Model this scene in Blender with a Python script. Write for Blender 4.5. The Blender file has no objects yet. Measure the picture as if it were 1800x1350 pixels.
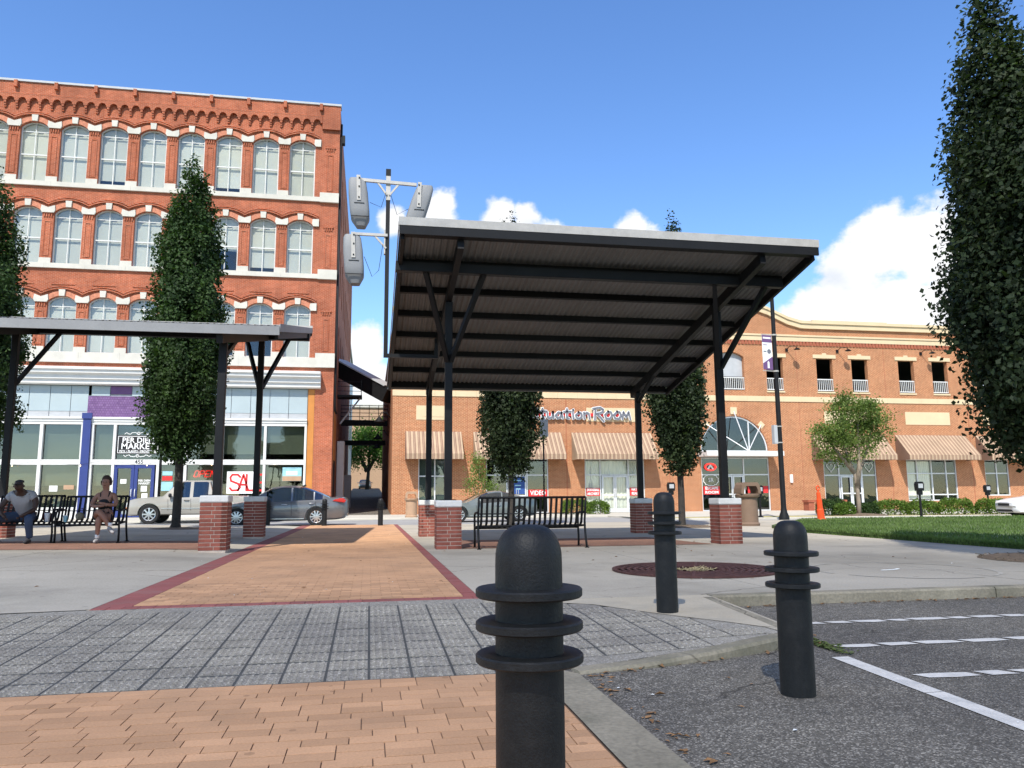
import bpy, bmesh, math, random
import numpy as np
from mathutils import Vector, Matrix
random.seed(7); RNG = np.random.default_rng(11)
R = math.radians
S = bpy.context.scene
COL = S.collection
# ---------------------------------------------------------------- camera
YAW, PITCH, ROLL = R(10.324), R(8.289), R(-.428)
CAM_LOC = (0, 0, .93)
def cam_axes():
    f = Vector((math.sin(YAW)*math.cos(PITCH), math.cos(YAW)*math.cos(PITCH), math.sin(PITCH)))
    r0 = Vector((math.cos(YAW), -math.sin(YAW), 0)); u0 = r0.cross(f)
    r = r0*math.cos(ROLL)+u0*math.sin(ROLL); u = -r0*math.sin(ROLL)+u0*math.cos(ROLL)
    return r, u, f
cr, cu, cf = cam_axes()
cd = bpy.data.cameras.new('camera'); cam = bpy.data.objects.new('camera', cd); COL.objects.link(cam)
cam.matrix_world = Matrix(((cr.x, cu.x, -cf.x, CAM_LOC[0]), (cr.y, cu.y, -cf.y, CAM_LOC[1]), (cr.z, cu.z, -cf.z, CAM_LOC[2]), (0, 0, 0, 1)))
cd.sensor_width = 36; cd.sensor_fit = 'HORIZONTAL'; cd.lens = 27.504; cd.clip_start = .05; cd.clip_end = 8000
S.camera = cam
# ---------------------------------------------------------------- light and exposure
SUN_AZ, SUN_EL = R(23), R(50)          # sun stands behind the camera, to the left
SHADE_CLOUD_OPACITY = .33                    # opacity of the unseen cumulus added to dim sun on the near plaza
sd = Vector((-math.sin(SUN_AZ)*math.cos(SUN_EL), -math.cos(SUN_AZ)*math.cos(SUN_EL), math.sin(SUN_EL)))
sl = bpy.data.lights.new('sun', 'SUN'); sl.energy = 4.2; sl.angle = R(.55); sl.color = (1, .955, .88)
so = bpy.data.objects.new('sun', sl); COL.objects.link(so)
so.rotation_euler = sd.to_track_quat('Z', 'Y').to_euler(); so.location = (0, -20, 60)
S.view_settings.view_transform = 'Standard'; S.view_settings.look = 'None'
S.view_settings.exposure = 0.55; S.view_settings.gamma = 1
# ---------------------------------------------------------------- sky with fair-weather cumulus, and larger clouds added out of view
W = bpy.data.worlds.new('World'); S.world = W; W.use_nodes = True
wn, wl = W.node_tree.nodes, W.node_tree.links
wn.clear()
def N(t, **k):
    n = wn.new(t)
    for a, b in k.items(): setattr(n, a, b)
    return n
out = N('ShaderNodeOutputWorld'); mixs = N('ShaderNodeMixShader')
sky = N('ShaderNodeTexSky', sky_type='NISHITA', sun_disc=False)
sky.sun_elevation = SUN_EL; sky.sun_rotation = R(180)+SUN_AZ; sky.altitude = 60; sky.air_density = 1.0; sky.dust_density = 0.0; sky.ozone_density = 3.0
hs = N('ShaderNodeHueSaturation'); hs.inputs['Hue'].default_value = .507; hs.inputs['Saturation'].default_value = 1.17; hs.inputs['Value'].default_value = 1.16
bg = N('ShaderNodeBackground'); bg.inputs[1].default_value = .15
wl.new(sky.outputs[0], hs.inputs['Color']); wl.new(hs.outputs[0], bg.inputs[0])
bg2 = N('ShaderNodeBackground'); bg2.inputs[1].default_value = .72
tc = N('ShaderNodeTexCoord'); DIR = tc.outputs['Generated']
def fbm(scale, detail, rough, off=(0, 0, 0)):
    mp = N('ShaderNodeMapping'); mp.inputs['Location'].default_value = off
    mp.inputs['Scale'].default_value = (1, 1, 1.25)
    wl.new(DIR, mp.inputs[0])
    n = N('ShaderNodeTexNoise'); n.inputs['Scale'].default_value = scale; n.inputs['Detail'].default_value = detail; n.inputs['Roughness'].default_value = rough
    wl.new(mp.outputs[0], n.inputs['Vector']); return n.outputs[0]
def mth(op, a, b=None, clamp=False):
    n = N('ShaderNodeMath', operation=op); n.use_clamp = clamp
    for i, v in enumerate((a, b)):
        if v is None: continue
        if hasattr(v, 'links'): wl.new(v, n.inputs[i])
        else: n.inputs[i].default_value = v
    return n.outputs[0]
def az_el(az, el): return Vector((math.sin(az)*math.cos(el), math.cos(az)*math.cos(el), math.sin(el)))
# azimuth (deg, clockwise from straight down the alley), elevation, half width, half height (deg)
CLOUDS = [(-.4, 10.8, 1.8, 2.0), (.4, 8.0, 2.4, 2.4), (.8, 4.8, 2.8, 2.0), (1.4, 19.9, 1.2, 1.2), (4.8, 20.6, 1.5, 1.7), (9.6, 20.0, 1.5, 2.0), (11.4, 20.0, 1.3, 1.7), (13.0, 18.8, 1.6, 1.5), (19.4, 18.6, 1.3, 1.9), (21.0, 17.8, 1.5, 1.6), (18.0, 17.6, 1.3, 1.4),
          (36.6, 16.2, 2.3, 2.9), (39.2, 15.6, 2.8, 3.0), (34.2, 14.8, 2.7, 2.7), (32.2, 12.6, 2.8, 2.4), (36.2, 12.2, 3.8, 3.2), (30.0, 10.5, 3.5, 2.0), (41.5, 12.0, 4.0, 3.8), (44.5, 14.0, 3.0, 3.0), (36.5, 8.6, 7.0, 2.4)]
CLOUDS += [(64, 20, 13, 8), (92, 32, 16, 10), (120, 22, 14, 9), (148, 40, 18, 12), (176, 20, 14, 8), (214, 24, 14, 8), (240, 46, 17, 12), (262, 20, 14, 8), (292, 34, 15, 10), (318, 18, 11, 6), (20, 74, 16, 14)]  # out-of-view clouds, enlarged to whiten and brighten the foreground fill
acc = None
for az, el, hw, hh in CLOUDS:
    c = az_el(R(az), R(el))
    s = N('ShaderNodeVectorMath', operation='SUBTRACT'); wl.new(DIR, s.inputs[0]); s.inputs[1].default_value = c
    m = N('ShaderNodeVectorMath', operation='MULTIPLY'); wl.new(s.outputs[0], m.inputs[0])
    m.inputs[1].default_value = (1/math.radians(hw), 1/math.radians(hw), 1/math.radians(hh))
    l = N('ShaderNodeVectorMath', operation='LENGTH'); wl.new(m.outputs[0], l.inputs[0])
    v = mth('SUBTRACT', 1.25, l.outputs['Value'])
    acc = v if acc is None else mth('SMOOTH_MAX' if False else 'MAXIMUM', acc, v)
acc = mth('MAXIMUM', acc, -1.0)
n1 = fbm(17, 6, .56); n2 = fbm(60, 3, .6, (3, 1, 2)); n3 = fbm(9, 3, .5, (7, 3, 1))
nz = mth('ADD', mth('MULTIPLY', mth('SUBTRACT', n1, .5), 1.9), mth('MULTIPLY', mth('SUBTRACT', n2, .5), .45))
dens = mth('ADD', acc, nz)
mask = N('ShaderNodeMapRange', interpolation_type='SMOOTHSTEP'); wl.new(dens, mask.inputs[0])
mask.inputs[1].default_value = .16; mask.inputs[2].default_value = .62
# lit tops, slightly greyer thick undersides
shade = mth('ADD', mth('MULTIPLY', mth('SUBTRACT', n3, .5), 1.1), mth('ADD', mth('MULTIPLY', mth('SUBTRACT', n1, .5), 1.0), .70), clamp=True)
ramp = N('ShaderNodeValToRGB'); ramp.color_ramp.elements[0].color = (.62, .70, .83, 1); ramp.color_ramp.elements[0].position = .12
ramp.color_ramp.elements[1].color = (1.02, 1.03, 1.05, 1); ramp.color_ramp.elements[1].position = .62
wl.new(shade, ramp.inputs[0]); wl.new(ramp.outputs[0], bg2.inputs[0])
wl.new(mask.outputs[0], mixs.inputs[0]); wl.new(bg.outputs[0], mixs.inputs[1]); wl.new(bg2.outputs[0], mixs.inputs[2]); wl.new(mixs.outputs[0], out.inputs[0])
W.cycles.sampling_method = 'MANUAL'; W.cycles.sample_map_resolution = 256
# ---------------------------------------------------------------- helpers
WL = {}
def origin(o): return WL.get(o.name, Vector((0, 0, 0))) if o is not None else Vector((0, 0, 0))
def tag(o, label=None, cat=None, group=None, kind=None):
    if label: o['label'] = label
    if cat: o['category'] = cat
    if group: o['group'] = group
    if kind: o['kind'] = kind
    return o
def thing(name, loc, label, cat, group=None, rz=0, local=False):
    o = bpy.data.objects.new(name, None); o.empty_display_size = .2; COL.objects.link(o)
    o.location = loc; o.rotation_euler[2] = rz
    WL[o.name] = Vector((0, 0, 0)) if local else Vector(loc)
    return tag(o, label, cat, group)
class MB:
    def __init__(s): s.v = []; s.f = []
    def add(s, vs, fs):
        n = len(s.v); s.v.extend([tuple(p) for p in vs]); s.f.extend([tuple(i+n for i in f) for f in fs]); return s
    def box(s, x0, x1, y0, y1, z0, z1):
        return s.add([(x0,y0,z0),(x1,y0,z0),(x1,y1,z0),(x0,y1,z0),(x0,y0,z1),(x1,y0,z1),(x1,y1,z1),(x0,y1,z1)],
                     [(3,2,1,0),(4,5,6,7),(0,1,5,4),(1,2,6,5),(2,3,7,6),(3,0,4,7)])
    def bar(s, p, q, w, h, up=(0,0,1)):
        p, q = Vector(p), Vector(q); d = (q-p).normalized(); up = Vector(up)
        if abs(d.dot(up)) > .98: up = Vector((0,1,0))
        x = d.cross(up).normalized()*(w/2); y = x.cross(d).normalized()*(h/2)
        vs = [p-x-y, p+x-y, p+x+y, p-x+y, q-x-y, q+x-y, q+x+y, q-x+y]
        return s.add(vs, [(0,1,2,3),(7,6,5,4),(0,4,5,1),(1,5,6,2),(2,6,7,3),(3,7,4,0)])
    def tube(s, pts, r, n=8, cap=True):
        pts = [Vector(p) for p in pts]; rs = r if isinstance(r, (list, tuple)) else [r]*len(pts)
        rings = []; prev = None
        for i, p in enumerate(pts):
            d = ((pts[min(i+1, len(pts)-1)]-pts[max(i-1, 0)])).normalized()
            if prev is None:
                a = Vector((0,0,1)) if abs(d.z) < .9 else Vector((1,0,0))
                x = d.cross(a).normalized()
            else: x = (prev-d*prev.dot(d)).normalized()
            prev = x; y = d.cross(x)
            rings.append([p+(x*math.cos(2*math.pi*k/n)+y*math.sin(2*math.pi*k/n))*rs[i] for k in range(n)])
        vs = [v for rg in rings for v in rg]; fs = []
        for i in range(len(pts)-1):
            for k in range(n):
                a, b = i*n+k, i*n+(k+1) % n; fs.append((a, b, b+n, a+n))
        if cap: fs.append(tuple(reversed(range(n)))); fs.append(tuple(range((len(pts)-1)*n, len(pts)*n)))
        return s.add(vs, fs)
    def lathe(s, prof, c=(0,0,0), n=24, sx=1, sy=1):
        vs = []; fs = []
        for r, z in prof:
            for k in range(n):
                t = 2*math.pi*k/n; vs.append((c[0]+r*math.cos(t)*sx, c[1]+r*math.sin(t)*sy, c[2]+z))
        for i in range(len(prof)-1):
            for k in range(n):
                a, b = i*n+k, i*n+(k+1) % n; fs.append((a, b, b+n, a+n))
        if prof[0][0] > 1e-5: fs.append(tuple(reversed(range(n))))
        if prof[-1][0] > 1e-5: fs.append(tuple(range((len(prof)-1)*n, len(prof)*n)))
        return s.add(vs, fs)
    def prism(s, poly, fn, a, b):
        # poly: 2-D points; fn(u,v,d)->xyz; extruded from depth a to depth b
        n = len(poly); vs = [fn(u, v, a) for u, v in poly]+[fn(u, v, b) for u, v in poly]
        fs = [tuple(range(n)), tuple(reversed(range(n, 2*n)))]+[(i, (i+1) % n+0, (i+1) % n+n, i+n)[::-1] for i in range(n)]
        return s.add(vs, fs)
    def mesh(s, name, off=(0,0,0)):
        m = bpy.data.meshes.new(name); off = Vector(off)
        m.from_pydata([tuple(Vector(p)-off) for p in s.v], [], s.f); m.update(); return m
    def build(s, name, mat, parent=None, smooth=False, bevel=0, label=None, kind=None, cat=None, group=None, fixn=True):
        off = origin(parent); m = s.mesh(name, off)
        if fixn:
            b = bmesh.new(); b.from_mesh(m); bmesh.ops.recalc_face_normals(b, faces=b.faces); b.to_mesh(m); b.free()
        o = bpy.data.objects.new(name, m); COL.objects.link(o)
        if mat: m.materials.append(mat)
        if smooth:
            for p in m.polygons: p.use_smooth = True
            if smooth != True: m.set_sharp_from_angle(angle=R(smooth))
        if bevel:
            md = o.modifiers.new('bevel', 'BEVEL'); md.width = bevel; md.segments = 2; md.limit_method = 'ANGLE'
        if parent is not None: o.parent = parent; WL[o.name] = off
        return tag(o, label, cat, group, kind)
def put(name, mesh, parent, loc, rot=(0,0,0), scale=(1,1,1), kind=None):
    """one more object on shared mesh data; loc is in world space unless the parent is local"""
    o = bpy.data.objects.new(name, mesh); COL.objects.link(o)
    o.location = Vector(loc)-origin(parent); o.rotation_euler = rot; o.scale = scale
    if parent is not None: o.parent = parent; WL[o.name] = Vector(loc)
    if kind: o['kind'] = kind
    return o
def copy_tree(o, parent=None):
    c = o.copy(); COL.objects.link(c); c.parent = parent
    for ch in list(o.children): copy_tree(ch, c)
    return c
# ---------------------------------------------------------------- materials
def new_mat(name):
    m = bpy.data.materials.new(name); m.use_nodes = True; t = m.node_tree
    return m, t.nodes, t.links, t.nodes['Principled BSDF']
def nd(ns, t, **k):
    n = ns.new(t)
    for a, b in k.items(): setattr(n, a, b)
    return n
def noise(ns, ls, vec, scale, detail=4, rough=.55):
    n = nd(ns, 'ShaderNodeTexNoise'); n.inputs['Scale'].default_value = scale; n.inputs['Detail'].default_value = detail; n.inputs['Roughness'].default_value = rough
    ls.new(vec, n.inputs['Vector']); return n.outputs[0]
def c3(c, k=1): return (c[0]*k, c[1]*k, c[2]*k, 1)
def mapr(ns, ls, v, a, b, c=0, d=1):
    n = nd(ns, 'ShaderNodeMapRange'); ls.new(v, n.inputs[0])
    for i, x in enumerate((a, b, c, d)): n.inputs[i+1].default_value = x
    return n.outputs[0]
def mixc(ns, ls, f, a, b, mode='MIX'):
    n = nd(ns, 'ShaderNodeMix', data_type='RGBA', blend_type=mode)
    for s, v in ((n.inputs[0], f), (n.inputs[6], a), (n.inputs[7], b)):
        if hasattr(v, 'links'): ls.new(v, s)
        else: s.default_value = v
    return n.outputs[2]
def wear(ns, ls, pos, c, col, crack=0, spot=0):
    """hairline cracks and old gum or oil spots"""
    if crack:
        wv = nd(ns, 'ShaderNodeTexNoise'); wv.inputs['Scale'].default_value = 1.8; wv.inputs['Detail'].default_value = 4; ls.new(pos, wv.inputs['Vector'])
        mv = nd(ns, 'ShaderNodeVectorMath', operation='MULTIPLY_ADD'); ls.new(wv.outputs[1], mv.inputs[0]); mv.inputs[1].default_value = (.55,.55,.0); ls.new(pos, mv.inputs[2])
        vo = nd(ns, 'ShaderNodeTexVoronoi', feature='DISTANCE_TO_EDGE'); vo.inputs['Scale'].default_value = crack; ls.new(mv.outputs[0], vo.inputs['Vector'])
        ln = mapr(ns, ls, vo.outputs['Distance'], .0015*crack*2, .0055*crack*2, 1, 0)
        gate = mapr(ns, ls, noise(ns, ls, pos, .5, 2), .44, .56)
        mm = nd(ns, 'ShaderNodeMath', operation='MULTIPLY'); ls.new(ln, mm.inputs[0]); ls.new(gate, mm.inputs[1])
        m2 = nd(ns, 'ShaderNodeMath', operation='MULTIPLY'); ls.new(mm.outputs[0], m2.inputs[0]); m2.inputs[1].default_value = .8
        c = mixc(ns, ls, m2.outputs[0], c, c3(col, .3))
    if spot:
        v2 = nd(ns, 'ShaderNodeTexVoronoi'); v2.inputs['Scale'].default_value = spot; v2.inputs['Randomness'].default_value = 1; ls.new(pos, v2.inputs['Vector'])
        sp = nd(ns, 'ShaderNodeSeparateColor'); ls.new(v2.outputs['Color'], sp.inputs[0])
        rad = mapr(ns, ls, sp.outputs[0], .55, 1.0, 0.0, .17)
        lt = nd(ns, 'ShaderNodeMath', operation='LESS_THAN'); ls.new(v2.outputs['Distance'], lt.inputs[0]); ls.new(rad, lt.inputs[1])
        m3 = nd(ns, 'ShaderNodeMath', operation='MULTIPLY'); ls.new(lt.outputs[0], m3.inputs[0]); m3.inputs[1].default_value = .45
        c = mixc(ns, ls, m3.outputs[0], c, c3(col, .38))
    return c
def M(name, col, rough=.8, var=.18, scale=3.0, fine=40, fvar=.1, bump=0, bscale=60, metal=0, spec=.35, rnd=0, dirt=None, dscale=.6, damt=.5, coat=0, crack=0, spot=0):
    m, ns, ls, b = new_mat(name)
    pos = nd(ns, 'ShaderNodeNewGeometry').outputs['Position']
    n1 = mapr(ns, ls, noise(ns, ls, pos, scale, 5), .3, .7); n2 = mapr(ns, ls, noise(ns, ls, pos, fine, 3), .3, .7)
    c = mixc(ns, ls, n1, c3(col, 1-var), c3(col, 1+var*.6))
    c = mixc(ns, ls, 1.0, c, mixc(ns, ls, n2, c3((1,1,1), 1-fvar), c3((1,1,1), 1+fvar)), 'MULTIPLY')
    if rnd:
        oi = nd(ns, 'ShaderNodeObjectInfo').outputs['Random']
        c = mixc(ns, ls, 1.0, c, mixc(ns, ls, oi, c3((1,1,1), 1-rnd), c3((1,1,1), 1+rnd)), 'MULTIPLY')
    if dirt:
        d = mapr(ns, ls, noise(ns, ls, pos, dscale, 6, .62), .5, .72, 0, damt)
        c = mixc(ns, ls, d, c, c3(dirt))
    c = wear(ns, ls, pos, c, col, crack, spot)
    ls.new(c, b.inputs['Base Color']); b.inputs['Roughness'].default_value = rough; b.inputs['Metallic'].default_value = metal
    b.inputs['Specular IOR Level'].default_value = spec; b.inputs['Coat Weight'].default_value = coat
    if bump:
        bn = nd(ns, 'ShaderNodeBump'); bn.inputs['Strength'].default_value = bump; bn.inputs['Distance'].default_value = .02
        ls.new(noise(ns, ls, pos, bscale, 4), bn.inputs['Height']); ls.new(bn.outputs[0], b.inputs['Normal'])
    return m
def brick_mat(name, c1, c2, mort, bw=.21, rh=.071, ms=.009, stain=(.1,.05,.03), samt=.35, tint=.25):
    m, ns, ls, b = new_mat(name)
    g = nd(ns, 'ShaderNodeNewGeometry').outputs['Position']
    sx = nd(ns, 'ShaderNodeSeparateXYZ'); ls.new(g, sx.inputs[0])
    ad = nd(ns, 'ShaderNodeMath', operation='ADD'); ls.new(sx.outputs[0], ad.inputs[0]); ls.new(sx.outputs[1], ad.inputs[1])
    cb = nd(ns, 'ShaderNodeCombineXYZ'); ls.new(ad.outputs[0], cb.inputs[0]); ls.new(sx.outputs[2], cb.inputs[1])
    bt = nd(ns, 'ShaderNodeTexBrick'); ls.new(cb.outputs[0], bt.inputs['Vector'])
    bt.inputs['Color1'].default_value = c3(c1); bt.inputs['Color2'].default_value = c3(c2); bt.inputs['Mortar'].default_value = c3(mort)
    bt.inputs['Scale'].default_value = 1; bt.inputs['Brick Width'].default_value = bw; bt.inputs['Row Height'].default_value = rh; bt.inputs['Mortar Size'].default_value = ms
    bt.inputs['Mortar Smooth'].default_value = .2; bt.inputs['Bias'].default_value = -.1
    n1 = mapr(ns, ls, noise(ns, ls, g, .55, 5), .3, .72); n2 = mapr(ns, ls, noise(ns, ls, g, 6, 4), .3, .7)
    c = mixc(ns, ls, 1.0, bt.outputs[0], mixc(ns, ls, n1, c3((1,1,1), 1-tint), c3((1.05,1.04,1.02))), 'MULTIPLY')
    c = mixc(ns, ls, 1.0, c, mixc(ns, ls, n2, c3((.86,.86,.86)), c3((1.1,1.1,1.1))), 'MULTIPLY')
    # rain streaks: noise stretched along the height
    mp = nd(ns, 'ShaderNodeMapping'); mp.inputs['Scale'].default_value = (1.6, 1.6, .22); ls.new(g, mp.inputs[0])
    st = mapr(ns, ls, noise(ns, ls, mp.outputs[0], 1.3, 5, .6), .52, .75, 0, samt)
    c = mixc(ns, ls, st, c, c3(stain))
    ls.new(c, b.inputs['Base Color']); b.inputs['Roughness'].default_value = .88; b.inputs['Specular IOR Level'].default_value = .2
    bn = nd(ns, 'ShaderNodeBump', invert=True); bn.inputs['Strength'].default_value = .5; bn.inputs['Distance'].default_value = .012
    ls.new(bt.outputs['Fac'], bn.inputs['Height']); ls.new(bn.outputs[0], b.inputs['Normal'])
    return m
def glass_mat(name, tint=(.62,.68,.66), refl=.14, rough=.015):
    m, ns, ls, b = new_mat(name); ns.remove(b)
    o = ns['Material Output']; mx = nd(ns, 'ShaderNodeMixShader'); tr = nd(ns, 'ShaderNodeBsdfTransparent'); gl = nd(ns, 'ShaderNodeBsdfGlossy')
    tr.inputs[0].default_value = c3(tint); gl.inputs['Roughness'].default_value = rough; gl.inputs[0].default_value = (.95,.97,1,1)
    fr = nd(ns, 'ShaderNodeLayerWeight'); fr.inputs[0].default_value = .5
    pw = nd(ns, 'ShaderNodeMath', operation='POWER'); ls.new(fr.outputs['Facing'], pw.inputs[0]); pw.inputs[1].default_value = 3.5
    mm = nd(ns, 'ShaderNodeMath', operation='ADD'); mm.use_clamp = True; ls.new(pw.outputs[0], mm.inputs[0]); mm.inputs[1].default_value = refl
    pos = nd(ns, 'ShaderNodeNewGeometry').outputs['Position']
    bn = nd(ns, 'ShaderNodeBump'); bn.inputs['Strength'].default_value = .06; bn.inputs['Distance'].default_value = .05
    ls.new(noise(ns, ls, pos, 1.1, 2), bn.inputs['Height']); ls.new(bn.outputs[0], gl.inputs['Normal'])
    ls.new(mm.outputs[0], mx.inputs[0]); ls.new(tr.outputs[0], mx.inputs[1]); ls.new(gl.outputs[0], mx.inputs[2]); ls.new(mx.outputs[0], o.inputs[0])
    return m
def leaf_mat(name, dark, light, scale=1.2, trans=.25):
    m, ns, ls, b = new_mat(name); o = ns['Material Output']
    g = nd(ns, 'ShaderNodeNewGeometry')
    n1 = mapr(ns, ls, noise(ns, ls, g.outputs['Position'], scale, 3), .32, .68)
    c = mixc(ns, ls, n1, c3(dark), c3(light))
    c = mixc(ns, ls, 1.0, c, mixc(ns, ls, g.outputs['Random Per Island'], c3((.6,.62,.6)), c3((1.3,1.35,1.2))), 'MULTIPLY')
    ls.new(c, b.inputs['Base Color']); b.inputs['Roughness'].default_value = .6; b.inputs['Specular IOR Level'].default_value = .22
    t = nd(ns, 'ShaderNodeBsdfTranslucent'); ls.new(mixc(ns, ls, 1.0, c, (1.2,1.5,.5,1), 'MULTIPLY'), t.inputs[0])
    mx = nd(ns, 'ShaderNodeMixShader'); mx.inputs[0].default_value = trans
    ls.new(b.outputs[0], mx.inputs[1]); ls.new(t.outputs[0], mx.inputs[2]); ls.new(mx.outputs[0], o.inputs[0])
    return m
def emit_mat(name, col, st):
    m, ns, ls, b = new_mat(name); b.inputs['Base Color'].default_value = c3(col); b.inputs['Emission Color'].default_value = c3(col); b.inputs['Emission Strength'].default_value = st
    return m
def speckle_mat(name, base, light, dark, rough=.92, sc=220, patch=.5, bump=.5, stain=None, crack=0, spot=0):
    """asphalt and exposed aggregate: pale and dark chips in a binder"""
    m, ns, ls, b = new_mat(name); g = nd(ns, 'ShaderNodeNewGeometry').outputs['Position']
    vo = nd(ns, 'ShaderNodeTexVoronoi'); vo.inputs['Scale'].default_value = sc; ls.new(g, vo.inputs['Vector'])
    sp = nd(ns, 'ShaderNodeSeparateColor'); ls.new(vo.outputs['Color'], sp.inputs[0])
    f = mapr(ns, ls, sp.outputs[0], .72, .95); f2 = mapr(ns, ls, sp.outputs[1], .5, .95)
    c = mixc(ns, ls, f2, c3(base), c3(dark)); c = mixc(ns, ls, f, c, c3(light))
    n1 = mapr(ns, ls, noise(ns, ls, g, patch, 5), .3, .7)
    c = mixc(ns, ls, 1.0, c, mixc(ns, ls, n1, c3((.72,.72,.74)), c3((1.2,1.19,1.15))), 'MULTIPLY')
    n4 = mapr(ns, ls, noise(ns, ls, g, 14, 4), .3, .7)
    c = mixc(ns, ls, 1.0, c, mixc(ns, ls, n4, c3((.82,.82,.82)), c3((1.15,1.15,1.15))), 'MULTIPLY')
    if stain: c = mixc(ns, ls, mapr(ns, ls, noise(ns, ls, g, 1.7, 6, .65), .56, .74, 0, .6), c, c3(stain))
    c = wear(ns, ls, g, c, base, crack, spot)
    ls.new(c, b.inputs['Base Color']); b.inputs['Roughness'].default_value = rough; b.inputs['Specular IOR Level'].default_value = .25
    bn = nd(ns, 'ShaderNodeBump'); bn.inputs['Strength'].default_value = bump; bn.inputs['Distance'].default_value = .006
    ls.new(vo.outputs['Distance'], bn.inputs['Height']); ls.new(bn.outputs[0], b.inputs['Normal'])
    return m
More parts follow.
